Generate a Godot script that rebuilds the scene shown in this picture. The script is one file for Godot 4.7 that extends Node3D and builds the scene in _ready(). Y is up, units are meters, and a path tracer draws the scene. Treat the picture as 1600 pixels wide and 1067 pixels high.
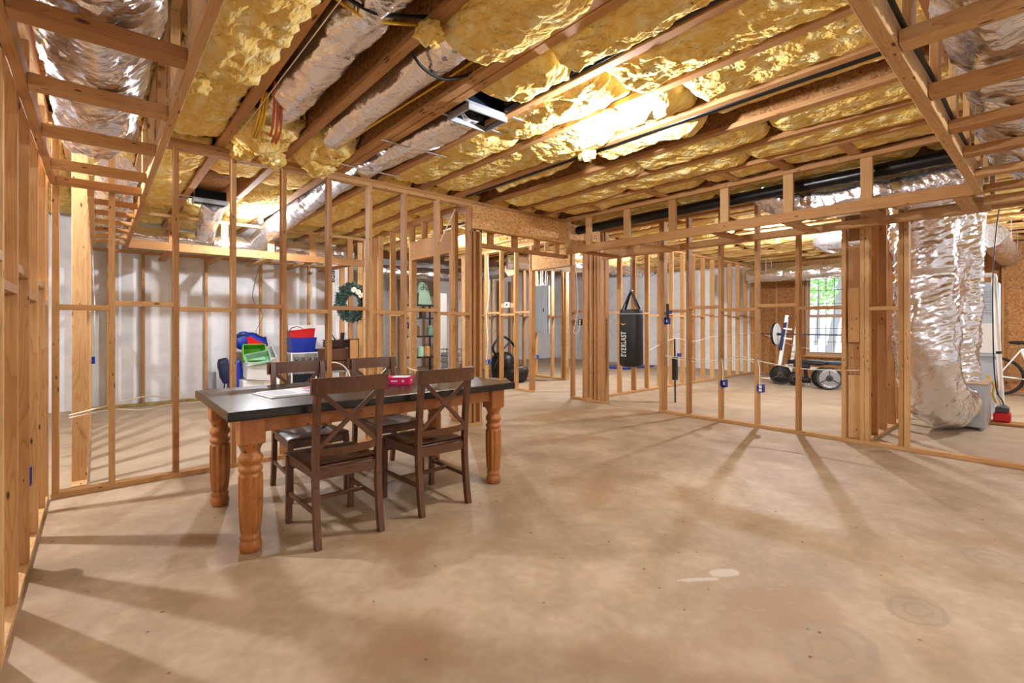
extends Node3D
# Unfinished basement: stud partitions, I-joist ceiling with glass wool and foil ducts, dining table and chairs on a bare slab.
# The room runs along x (depth to the side wall) and -z (depth to the rear wall); the camera stands at the origin.

var rng := RandomNumberGenerator.new()
var M := {}
var cache := {}
var used := {}
var pine := []
var joist_mats := []
var noise := FastNoiseLite.new()
var fine := FastNoiseLite.new()

const EYE := 1.243
const FOCAL := 745.0

func _ready():
	rng.seed = 7
	# ---- camera
	var cam := Camera3D.new()
	cam.name = "camera"
	cam.projection = Camera3D.PROJECTION_FRUSTUM
	cam.near = 0.05
	cam.far = 200.0
	cam.size = 0.05 * 1067.0 / FOCAL
	cam.frustum_offset = Vector2(0.0, -27.5 / FOCAL * 0.05)
	cam.position = Vector3(0, EYE, 0)
	cam.rotation_degrees = Vector3(0, -41.0, 0)
	add_child(cam)
	cam.current = true
	# ---- sky, exposure
	var we := WorldEnvironment.new()
	we.name = "environment"
	var env := Environment.new()
	env.background_mode = Environment.BG_SKY
	var sky := Sky.new()
	var sm := ProceduralSkyMaterial.new()
	sm.sky_top_color = Color(0.55, 0.68, 0.9)
	sm.sky_horizon_color = Color(0.93, 0.95, 0.98)
	sm.ground_bottom_color = Color(0.5, 0.5, 0.45)
	sm.ground_horizon_color = Color(0.85, 0.86, 0.84)
	sm.sky_energy_multiplier = 2.6
	sm.ground_energy_multiplier = 1.6
	sky.sky_material = sm
	env.sky = sky
	env.ambient_light_source = Environment.AMBIENT_SOURCE_DISABLED
	env.tonemap_mode = Environment.TONE_MAPPER_LINEAR
	env.tonemap_exposure = 0.82
	env.sdfgi_enabled = true
	env.ssao_enabled = true
	env.ssil_enabled = true
	we.environment = env
	add_child(we)
	var sun := DirectionalLight3D.new()
	sun.name = "sun"
	sun.rotation_degrees = Vector3(-55, 60, 0)
	sun.light_energy = 3.5
	sun.light_color = Color(1.0, 0.95, 0.86)
	sun.light_angular_distance = 1.0
	sun.shadow_enabled = true
	add_child(sun)
	# ---- the place
	noise.seed = 11
	noise.noise_type = FastNoiseLite.TYPE_SIMPLEX_SMOOTH
	noise.frequency = 1.0
	noise.fractal_type = FastNoiseLite.FRACTAL_NONE
	fine.seed = 5
	fine.noise_type = FastNoiseLite.TYPE_SIMPLEX_SMOOTH
	fine.frequency = 1.0
	fine.fractal_type = FastNoiseLite.FRACTAL_RIDGED
	fine.fractal_octaves = 3
	make_materials()
	build_shell()
	build_walls()
	build_ceiling()
	build_soffits()
	build_ducts()
	build_lamps()
	build_dining()
	build_storage()
	build_hall()
	build_gym()
	build_mechanical()
	build_wiring()
	build_outdoors()

# ------------------------------------------------------------------ helpers
func numbered(n: String) -> String:
	if not used.has(n):
		used[n] = 0
		return n
	used[n] += 1
	return "%s_%03d" % [n, used[n]]

func tag(o, label, category = "", group = "", kind = ""):
	if label: o.set_meta("label", label)
	if category: o.set_meta("category", category)
	if group: o.set_meta("group", group)
	if kind: o.set_meta("kind", kind)
	return o

func thing(called, label, category, at = Vector3.ZERO, turn = 0.0, group = ""):
	var o := Node3D.new()
	o.name = numbered(called)
	add_child(o)
	o.position = at
	o.rotation.y = turn
	return tag(o, label, category, group)

func structure(called, label, category = ""):
	var o := Node3D.new()
	o.name = numbered(called)
	add_child(o)
	return tag(o, label, category, "", "structure")

func obj(parent, called, mesh, mat, at = Vector3.ZERO, basis = Basis()):
	var o := MeshInstance3D.new()
	o.name = called if parent != self else numbered(called)
	o.mesh = mesh
	o.material_override = mat
	parent.add_child(o, true)
	o.transform = Transform3D(basis, at)
	return o

func mat(color, rough = 0.8, metal = 0.0):
	var m := StandardMaterial3D.new()
	m.albedo_color = color
	m.roughness = rough
	m.metallic = metal
	return m

func quad(st, a, b, c, d, n):
	var q = [a, b, c, d]
	if (b - a).cross(c - a).dot(n) > 0: q = [a, d, c, b]
	st.set_normal(n)
	for i in [0, 1, 2, 0, 2, 3]: st.add_vertex(q[i])

func tri(st, a, b, c, n):
	var q = [a, b, c]
	if (b - a).cross(c - a).dot(n) > 0: q = [a, c, b]
	st.set_normal(n)
	for i in 3: st.add_vertex(q[i])

# box with chamfered edges, centred on the origin
func cbox(w: float, h: float, d: float, c = 0.002) -> Mesh:
	var key = "b%.4f_%.4f_%.4f_%.4f" % [w, h, d, c]
	if cache.has(key): return cache[key]
	var st := SurfaceTool.new()
	st.begin(Mesh.PRIMITIVE_TRIANGLES)
	add_box(st, Vector3.ZERO, Vector3(w, h, d), c)
	cache[key] = st.commit()
	return cache[key]

func add_box(st, at: Vector3, size: Vector3, c = 0.002, basis = Basis()):
	var hh := size / 2
	c = min(c, min(hh.x, min(hh.y, hh.z)) * 0.6)
	for i in 3:
		var j = (i + 1) % 3
		var k = (i + 2) % 3
		for s in [-1, 1]:
			var n := Vector3.ZERO
			n[i] = s
			var p = []
			for e in [[-1, -1], [1, -1], [1, 1], [-1, 1]]:
				var v := Vector3.ZERO
				v[i] = s * hh[i]
				v[j] = e[0] * (hh[j] - c)
				v[k] = e[1] * (hh[k] - c)
				p.append(at + basis * v)
			quad(st, p[0], p[1], p[2], p[3], basis * n)
			for t in [-1, 1]:
				var n2 := Vector3.ZERO
				n2[i] = s
				n2[j] = t
				var p2 = []
				for e in [[0, -1], [0, 1], [1, 1], [1, -1]]:
					var v := Vector3.ZERO
					v[i] = s * (hh[i] - (c if e[0] else 0.0))
					v[j] = t * (hh[j] - (0.0 if e[0] else c))
					v[k] = e[1] * (hh[k] - c)
					p2.append(at + basis * v)
				quad(st, p2[0], p2[1], p2[2], p2[3], basis * n2.normalized())
	for sx in [-1, 1]:
		for sy in [-1, 1]:
			for sz in [-1, 1]:
				var sg := Vector3(sx, sy, sz)
				var q = []
				for i in 3:
					var v := sg * (hh - Vector3(c, c, c))
					v[i] = sg[i] * hh[i]
					q.append(at + basis * v)
				tri(st, q[0], q[1], q[2], basis * sg.normalized())

func begin():
	var st := SurfaceTool.new()
	st.begin(Mesh.PRIMITIVE_TRIANGLES)
	return st

# a bar of lumber from a to b, w across the direction side, d across the other
func lum(parent, called, a: Vector3, b: Vector3, side: Vector3, w: float, d: float, m = null, c = 0.002):
	var y := (b - a).normalized()
	var x := (side - y * side.dot(y)).normalized()
	var mesh = cbox(w, snappedf(a.distance_to(b), 0.001), d, c)
	return obj(parent, called, mesh, m if m else pine[rng.randi() % pine.size()], (a + b) / 2, Basis(x, y, x.cross(y)))

# surface through rows of points, smooth; close joins the last column to the first
func grid(rows: Array, close = false, flip = false, caps = false) -> ArrayMesh:
	var nr := rows.size()
	var nc: int = rows[0].size()
	var v := PackedVector3Array()
	var uv := PackedVector2Array()
	var nn := PackedVector3Array()
	var ix := PackedInt32Array()
	for r in nr:
		for q in nc:
			v.append(rows[r][q])
			uv.append(Vector2(float(q) / nc, float(r) / nr))
			nn.append(Vector3.ZERO)
	var cols := nc if close else nc - 1
	for r in nr - 1:
		for q in cols:
			var a := r * nc + q
			var b := r * nc + (q + 1) % nc
			var c := (r + 1) * nc + (q + 1) % nc
			var d := (r + 1) * nc + q
			for t in ([[a, b, c], [a, c, d]] if not flip else [[a, c, b], [a, d, c]]):
				var n := -(v[t[1]] - v[t[0]]).cross(v[t[2]] - v[t[0]])
				for i in t:
					nn[i] += n
					ix.append(i)
	for i in nn.size(): nn[i] = nn[i].normalized() if nn[i].length_squared() > 1e-18 else Vector3.UP
	if caps:
		for r in [0, nr - 1]:
			var cen := Vector3.ZERO
			for q in nc: cen += rows[r][q]
			cen /= nc
			var dirn: Vector3 = (cen - rows[1 if r == 0 else nr - 2][0]).normalized()
			var inner := Vector3.ZERO
			for q in nc: inner += rows[1 if r == 0 else nr - 2][q]
			dirn = (cen - inner / nc).normalized()
			var first := v.size()
			for q in nc:
				v.append(rows[r][q])
				uv.append(Vector2.ZERO)
				nn.append(dirn)
			v.append(cen)
			uv.append(Vector2.ZERO)
			nn.append(dirn)
			for q in nc:
				var a := first + q
				var b := first + (q + 1) % nc
				var o := first + nc
				if (v[a] - v[o]).cross(v[b] - v[o]).dot(dirn) > 0: ix.append_array([o, b, a])
				else: ix.append_array([o, a, b])
	var arr := []
	arr.resize(Mesh.ARRAY_MAX)
	arr[Mesh.ARRAY_VERTEX] = v
	arr[Mesh.ARRAY_NORMAL] = nn
	arr[Mesh.ARRAY_TEX_UV] = uv
	arr[Mesh.ARRAY_INDEX] = ix
	var am := ArrayMesh.new()
	am.add_surface_from_arrays(Mesh.PRIMITIVE_TRIANGLES, arr)
	return am

# profile: list of [radius, height]; flute: amplitude of eight flutes between two heights
func lathe(profile: Array, segs = 24, flute = 0.0, f0 = 0.0, f1 = 0.0, nf = 8, caps = true) -> ArrayMesh:
	var rows = []
	for p in profile:
		var row = []
		for s in segs:
			var a: float = TAU * s / segs
			var r: float = p[0]
			if flute > 0.0 and p[1] > f0 and p[1] < f1: r -= flute * pow(abs(sin(a * nf / 2.0)), 6.0)
			row.append(Vector3(cos(a) * r, p[1], -sin(a) * r))
		rows.append(row)
	return grid(rows, true, false, caps)

func curve(points: Array, step = 0.03) -> Array:
	var c := Curve3D.new()
	c.bake_interval = step
	for i in points.size():
		var t := Vector3.ZERO
		if i > 0 and i < points.size() - 1: t = (points[i + 1] - points[i - 1]) / 6.0
		c.add_point(points[i], -t, t)
	return Array(c.get_baked_points())

# tube along points; crinkle wrinkles the skin like foil; bands draws it in every so often
func tube(points: Array, radius: float, segs = 10, crinkle = 0.0, seed_at = 0.0, caps = true, squash = 1.0, bands = []) -> ArrayMesh:
	var rows = []
	var up := Vector3.UP
	var dist := 0.0
	for i in points.size():
		var t: Vector3 = (points[min(i + 1, points.size() - 1)] - points[max(i - 1, 0)]).normalized()
		if i > 0: dist += points[i].distance_to(points[i - 1])
		if i == 0: up = Vector3.UP if abs(t.y) < 0.9 else Vector3.RIGHT
		var x := up.cross(t).normalized()
		up = t.cross(x).normalized()
		var row = []
		var draw_in := 0.0
		for bd in bands: draw_in += 0.10 * exp(-pow((dist - bd) / 0.025, 2.0))
		for s in segs:
			var a: float = TAU * s / segs
			var r := radius
			if crinkle > 0.0:
				var q := Vector3(cos(a) * radius * 9.0, sin(a) * radius * 9.0, dist * 14.0 + seed_at)
				r += crinkle * fine.get_noise_3dv(q) + crinkle * 1.4 * noise.get_noise_3d(cos(a) * 1.5, sin(a) * 1.5, dist * 2.2 + seed_at)
				r -= draw_in * radius
			row.append(points[i] + (x * cos(a) + up * sin(a) * squash) * r)
		rows.append(row)
	return grid(rows, true, true, caps)

func wire(parent, called, pts: Array, radius: float, m, step = 0.05, segs = 6):
	return obj(parent, called, tube(curve(pts, step), radius, segs), m)

func lathe_obj(parent, called, profile, m, at, segs = 24, basis = Basis()):
	return obj(parent, called, lathe(profile, segs), m, at, basis)

# flat outline in x,y pulled through depth d along z, centred
func prism(poly: PackedVector2Array, d: float) -> Mesh:
	var st = begin()
	var idx := Geometry2D.triangulate_polygon(poly)
	for s in [-1, 1]:
		for i in range(0, idx.size(), 3):
			var p = []
			for k in 3: p.append(Vector3(poly[idx[i + k]].x, poly[idx[i + k]].y, s * d / 2))
			tri(st, p[0], p[1], p[2], Vector3(0, 0, s))
	var cw := Geometry2D.is_polygon_clockwise(poly)
	for i in poly.size():
		var a := poly[i]
		var b := poly[(i + 1) % poly.size()]
		var e := (b - a).normalized()
		var n := Vector3(e.y, -e.x, 0) * (-1.0 if cw else 1.0)
		quad(st, Vector3(a.x, a.y, -d / 2), Vector3(b.x, b.y, -d / 2), Vector3(b.x, b.y, d / 2), Vector3(a.x, a.y, d / 2), n)
	return st.commit()

func text_mesh(words, size_m: float, depth = 0.002) -> TextMesh:
	var t := TextMesh.new()
	var f := SystemFont.new()
	f.font_names = PackedStringArray(["Droid Sans"])
	f.font_weight = 700
	t.font = f
	t.text = words
	t.font_size = 64
	t.pixel_size = size_m / 64.0
	t.depth = depth
	return t

# ------------------------------------------------------------------ materials
func noise_tex(freq, ramp: Array, size = 512, kind = FastNoiseLite.TYPE_SIMPLEX_SMOOTH, octaves = 4, normal = false, strength = 6.0, sd = 1):
	var n := FastNoiseLite.new()
	n.seed = sd
	n.noise_type = kind
	n.frequency = freq
	n.fractal_octaves = octaves
	var t := NoiseTexture2D.new()
	t.width = size
	t.height = size
	t.seamless = true
	t.noise = n
	t.as_normal_map = normal
	t.bump_strength = strength
	if ramp.size():
		var g := Gradient.new()
		g.offsets = PackedFloat32Array(range(ramp.size()).map(func(i): return float(i) / (ramp.size() - 1)))
		g.colors = PackedColorArray(ramp)
		t.color_ramp = g
	return t

func wood_images():
	var w := 256
	var h := 1024
	var a := Image.create_empty(w, h, false, Image.FORMAT_RGB8)
	var b := Image.create_empty(w, h, false, Image.FORMAT_RGB8)
	var knots = []
	for i in 18: knots.append([rng.randf() * w, rng.randf_range(30, h - 30), rng.randf_range(2.5, 6.5)])
	var n := FastNoiseLite.new()
	n.seed = 3
	n.frequency = 1.0
	n.noise_type = FastNoiseLite.TYPE_SIMPLEX_SMOOTH
	n.fractal_octaves = 2
	for y in h:
		for x in w:
			var ang := TAU * x / w
			var cx := cos(ang)
			var sx := sin(ang)
			var push := 0.0
			var dark := 0.0
			for k in knots:
				var dy: float = (y - k[1]) * 0.62
				if absf(dy) < 60.0:
					var dx: float = x - k[0]
					if dx > w / 2.0: dx -= w
					if dx < -w / 2.0: dx += w
					if absf(dx) < 40.0:
						var d2 := dx * dx + dy * dy * 0.35
						var rr: float = k[2] * k[2]
						push += signf(dx) * 1.1 * exp(-d2 / (rr * 9.0))
						if dx * dx + dy * dy * 2.2 < rr * 1.3: dark = maxf(dark, 1.0 - (dx * dx + dy * dy * 2.2) / (rr * 1.7))
			var wv := n.get_noise_3d(cx * 0.7, sx * 0.7, y * 0.0022) * 3.4 + push
			var ring := fposmod(x * 9.0 / w + wv, 1.0)
			var late := pow(ring, 3.0)
			var grain := n.get_noise_3d(cx * 22.0, sx * 22.0, y * 0.03) * 0.5 + 0.5
			var tone := n.get_noise_3d(cx * 1.3, sx * 1.3, y * 0.004 + 40.0) * 0.5 + 0.5
			var k2 := clampf(late * 0.55 + grain * 0.22 + tone * 0.22, 0.0, 1.0)
			var col := Color(0.92, 0.82, 0.66).lerp(Color(0.76, 0.59, 0.40), k2)
			col = col.lerp(Color(0.34, 0.19, 0.09), dark)
			a.set_pixel(x, y, col)
			var g := lerpf(1.0, 0.45, k2) * (1.0 - 0.6 * dark)
			b.set_pixel(x, y, Color(g, g, g))
	return [ImageTexture.create_from_image(a), ImageTexture.create_from_image(b)]

func osb_image():
	var s := 512
	var im := Image.create_empty(s, s, false, Image.FORMAT_RGB8)
	im.fill(Color(0.76, 0.60, 0.40))
	for i in 2600:
		var cx := rng.randf() * s
		var cy := rng.randf() * s
		var an := rng.randf() * PI
		var ln := rng.randf_range(10, 34)
		var wd := rng.randf_range(2.5, 8)
		var t := rng.randf()
		var col := Color(0.92, 0.78, 0.57).lerp(Color(0.60, 0.42, 0.24), t * t)
		var ca := cos(an)
		var sa := sin(an)
		var r := int(ln * 0.5 + wd * 0.5) + 1
		for y in range(-r, r + 1):
			for x in range(-r, r + 1):
				var u := x * ca + y * sa
				var v := -x * sa + y * ca
				if absf(u) < ln * 0.5 and absf(v) < wd * 0.5 * (1.0 - 0.4 * absf(u) / ln):
					var g := 0.94 + 0.12 * absf(fposmod(v * 0.9 + u * 0.03, 1.0) - 0.5)
					im.set_pixel(posmod(int(cx) + x, s), posmod(int(cy) + y, s), Color(col.r * g, col.g * g, col.b * g))
	return ImageTexture.create_from_image(im)

# slab of the main room, 8 m square from (-1, -5.5): mottled concrete with the stains it has
func slab_image():
	var s := 1024
	var im := Image.create_empty(s, s, false, Image.FORMAT_RGB8)
	var n := FastNoiseLite.new()
	n.seed = 21
	n.frequency = 1.0
	n.fractal_octaves = 5
	n.noise_type = FastNoiseLite.TYPE_SIMPLEX_SMOOTH
	var marks = [[2.358, -1.105, 0.075, 0.035, 0.6, 0], [2.2, -1.16, 0.1, 0.016, 0.62, 0], [2.118, -0.583, 0.19, 0.15, 0.0, 1], [2.69, -0.415, 0.13, 0.10, 0.0, 1], [3.56, -0.26, 0.13, 0.11, 0.0, 1]]
	for y in s:
		for x in s:
			var px := -1.0 + 8.0 * x / s
			var pz := -5.5 + 8.0 * y / s
			var big := n.get_noise_2d(px * 0.55, pz * 0.55)
			var mid := n.get_noise_2d(px * 2.1 + 30.0, pz * 2.1)
			var sm := n.get_noise_2d(px * 11.0 + 70.0, pz * 11.0)
			var rust := smoothstep(0.12, 0.55, n.get_noise_2d(px * 0.7 + 9.0, pz * 0.7 - 4.0) + 0.25 * mid)
			var k := clampf(0.5 + big * 0.75 + mid * 0.55 + sm * 0.32, 0.0, 1.0)
			var col := Color(0.76, 0.69, 0.61).lerp(Color(0.61, 0.53, 0.44), k)
			col = col.lerp(Color(0.63, 0.50, 0.37), rust * 0.6)
			col = col.lerp(Color(0.83, 0.79, 0.73), 0.22 * smoothstep(0.3, 0.6, sm))
			for m in marks:
				var dx: float = px - m[0]
				var dz: float = pz - m[1]
				if absf(dx) < 0.3 and absf(dz) < 0.3:
					var u := dx * cos(m[4]) + dz * sin(m[4])
					var v := -dx * sin(m[4]) + dz * cos(m[4])
					var d := sqrt(pow(u / m[2], 2.0) + pow(v / m[3], 2.0)) + mid * 0.25 + sm * 0.12
					if m[5] == 0:
						if d < 1.0: col = Color(0.76, 0.74, 0.70)
					else:
						if d < 1.0: col = col.lerp(Color(0.66, 0.62, 0.57), 0.35)
						if absf(d - 0.92) < 0.09 or absf(d - 0.45) < 0.06: col = col.lerp(Color(0.55, 0.51, 0.46), 0.3)
			im.set_pixel(x, y, col)
	for i in 420:
		var x := rng.randi() % s
		var y := rng.randi() % s
		im.set_pixel(x, y, Color(0.28, 0.2, 0.14))
		if rng.randf() < 0.3: im.set_pixel(mini(x + 1, s - 1), y, Color(0.3, 0.22, 0.16))
	return ImageTexture.create_from_image(im)

func triplanar(m, scale: Vector3, world = false, offset = Vector3.ZERO):
	m.uv1_triplanar = true
	m.uv1_world_triplanar = world
	m.uv1_triplanar_sharpness = 6.0
	m.uv1_scale = scale
	m.uv1_offset = offset
	return m

func make_materials():
	var wood = wood_images()
	var osb = osb_image()
	var tints = [Color(0.85, 0.76, 0.64), Color(0.80, 0.69, 0.55), Color(0.88, 0.81, 0.70), Color(0.75, 0.63, 0.49), Color(0.84, 0.73, 0.59), Color(0.90, 0.84, 0.74), Color(0.78, 0.66, 0.51), Color(0.86, 0.78, 0.66)]
	for i in 8:
		var m = mat(tints[i], 0.72)
		m.albedo_texture = wood[0]
		triplanar(m, Vector3(4, 0.345, 4), false, Vector3(rng.randf(), 0.5 + rng.randf_range(-0.03, 0.03), rng.randf()))
		pine.append(m)
	for i in 3:
		var m = mat([Color(0.82, 0.71, 0.58), Color(0.78, 0.67, 0.54), Color(0.85, 0.75, 0.62)][i], 0.8)
		m.albedo_texture = wood[0]
		triplanar(m, Vector3(4, 0.2, 4), false, Vector3(rng.randf(), rng.randf(), rng.randf()))
		joist_mats.append(m)
	M.osb = triplanar(mat(Color(0.80, 0.70, 0.58), 0.8), Vector3(1, 1, 1), true)
	M.osb.albedo_texture = osb
	M.web = M.osb
	M.strand = triplanar(mat(Color(1.0, 0.93, 0.82), 0.75), Vector3(0.9, 2.0, 0.9), true)
	M.strand.albedo_texture = osb
	M.treated = mat(Color(0.72, 0.74, 0.58), 0.8)
	M.treated.albedo_texture = wood[0]
	triplanar(M.treated, Vector3(4, 0.345, 4))
	M.table_pine = mat(Color(0.76, 0.56, 0.36), 0.38)
	M.table_pine.albedo_texture = wood[0]
	triplanar(M.table_pine, Vector3(5, 0.9, 5))
	M.table_top = mat(Color(0.13, 0.10, 0.085), 0.27)
	M.table_top.heightmap_enabled = true
	M.table_top.heightmap_texture = wood[1]
	M.table_top.heightmap_scale = 0.08
	M.table_top.albedo_texture = wood[1]
	triplanar(M.table_top, Vector3(5, 0.4, 5))
	M.chair = mat(Color(0.45, 0.285, 0.18), 0.36)
	M.chair.albedo_texture = wood[1]
	triplanar(M.chair, Vector3(6, 0.8, 6))
	M.slab = mat(Color(0.92, 0.89, 0.84), 0.6)
	M.slab.albedo_texture = slab_image()
	M.slab_far = triplanar(mat(Color(0.90, 0.885, 0.86), 0.65), Vector3(0.25, 0.25, 0.25), true)
	M.slab_far.albedo_texture = noise_tex(0.008, [Color(0.78, 0.72, 0.64), Color(0.72, 0.65, 0.56), Color(0.80, 0.75, 0.68)], 512, FastNoiseLite.TYPE_SIMPLEX_SMOOTH, 5)
	M.white_wall = triplanar(mat(Color(0.97, 0.97, 0.97), 0.85), Vector3(0.4, 0.4, 0.4), true)
	M.white_wall.albedo_texture = noise_tex(0.01, [Color(0.84, 0.85, 0.86), Color(0.93, 0.93, 0.93), Color(0.88, 0.88, 0.89)], 512)
	M.concrete = mat(Color(0.80, 0.79, 0.77), 0.9)
	M.subfloor = M.osb
	var wool_c = noise_tex(0.012, [Color(0.98, 0.95, 0.80), Color(0.96, 0.87, 0.58), Color(0.93, 0.78, 0.42), Color(0.98, 0.93, 0.73)], 512, FastNoiseLite.TYPE_SIMPLEX_SMOOTH, 5, false, 1.0, 9)
	var wool_n = noise_tex(0.03, [], 512, FastNoiseLite.TYPE_SIMPLEX_SMOOTH, 5, true, 12.0, 4)
	M.wool = triplanar(mat(Color(1, 1, 1), 1.0), Vector3(1.1, 1.1, 0.8), true)
	M.wool.albedo_texture = wool_c
	M.wool.normal_enabled = true
	M.wool.normal_texture = wool_n
	M.wool.normal_scale = 1.0
	M.wool.metallic_specular = 0.1
	var foil_n = noise_tex(0.018, [], 512, FastNoiseLite.TYPE_CELLULAR, 3, true, 7.0, 12)
	M.foil = triplanar(mat(Color(0.93, 0.93, 0.95), 0.22, 0.94), Vector3(3.2, 3.2, 3.2))
	M.foil.normal_enabled = true
	M.foil.normal_texture = foil_n
	M.foil.normal_scale = 0.65
	M.black_pipe = mat(Color(0.035, 0.036, 0.04), 0.28)
	M.black = mat(Color(0.03, 0.03, 0.032), 0.5)
	M.black_soft = mat(Color(0.045, 0.045, 0.05), 0.42)
	M.rubber = mat(Color(0.05, 0.05, 0.05), 0.7)
	M.galv = mat(Color(0.72, 0.74, 0.76), 0.42, 0.75)
	M.steel = mat(Color(0.6, 0.61, 0.63), 0.3, 0.9)
	M.iron = mat(Color(0.27, 0.27, 0.28), 0.5, 0.4)
	M.boot = mat(Color(0.10, 0.16, 0.22), 0.35, 0.5)
	M.panel_grey = mat(Color(0.70, 0.745, 0.79), 0.45, 0.1)
	M.white = mat(Color(0.92, 0.92, 0.91), 0.4)
	M.pvc = mat(Color(0.93, 0.93, 0.91), 0.35)
	M.cable = mat(Color(0.93, 0.91, 0.85), 0.5)
	M.yellow_cable = mat(Color(0.86, 0.68, 0.12), 0.5)
	M.orange_cable = mat(Color(0.78, 0.30, 0.10), 0.45)
	M.blue_box = mat(Color(0.05, 0.22, 0.62), 0.4)
	M.blue = mat(Color(0.04, 0.17, 0.60), 0.38)
	M.navy = mat(Color(0.04, 0.09, 0.27), 0.6)
	M.red = mat(Color(0.76, 0.03, 0.07), 0.4)
	M.lime = mat(Color(0.36, 0.72, 0.05), 0.4)
	M.mint = mat(Color(0.62, 0.78, 0.69), 0.45)
	M.sage = mat(Color(0.42, 0.52, 0.45), 0.6)
	M.clear = mat(Color(0.90, 0.91, 0.91), 0.35)
	M.pink = mat(Color(0.83, 0.05, 0.36), 0.4)
	M.paper = mat(Color(0.84, 0.84, 0.86), 0.6)
	M.wicker = mat(Color(0.42, 0.28, 0.17), 0.75)
	M.wicker_dark = mat(Color(0.22, 0.13, 0.08), 0.75)
	M.cork = mat(Color(0.74, 0.55, 0.34), 0.9)
	M.leaf = mat(Color(0.20, 0.30, 0.25), 0.7)
	M.leaf_grey = mat(Color(0.36, 0.45, 0.42), 0.7)
	M.petal = mat(Color(0.95, 0.93, 0.86), 0.6)
	M.grey_soft = mat(Color(0.55, 0.55, 0.56), 0.7)
	M.frame_tan = mat(Color(0.67, 0.56, 0.45), 0.5)
	M.muntin = mat(Color(0.30, 0.29, 0.28), 0.5)
	M.glass = mat(Color(1, 1, 1, 0.05), 0.02)
	M.glass.transparency = BaseMaterial3D.TRANSPARENCY_ALPHA
	M.bulb = mat(Color(1, 0.96, 0.88), 0.4)
	M.bulb.emission_enabled = true
	M.bulb.emission = Color(1.0, 0.94, 0.82)
	M.bulb.emission_energy_multiplier = 6.0
	M.bark = mat(Color(0.50, 0.48, 0.44), 0.9)
	M.foliage = mat(Color(0.30, 0.52, 0.16), 0.6)
	M.foliage.backlight_enabled = true
	M.foliage.backlight = Color(0.35, 0.5, 0.12)
	M.straw = mat(Color(0.80, 0.76, 0.64), 0.95)

# ------------------------------------------------------------------ shell
func slab(called, label, x0, x1, y0, y1, z0, z1, m):
	var o = obj(self, called, cbox(x1 - x0, y1 - y0, z1 - z0, 0.0005), m, Vector3((x0 + x1) / 2, (y0 + y1) / 2, (z0 + z1) / 2))
	return tag(o, label, "", "", "structure")

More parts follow.
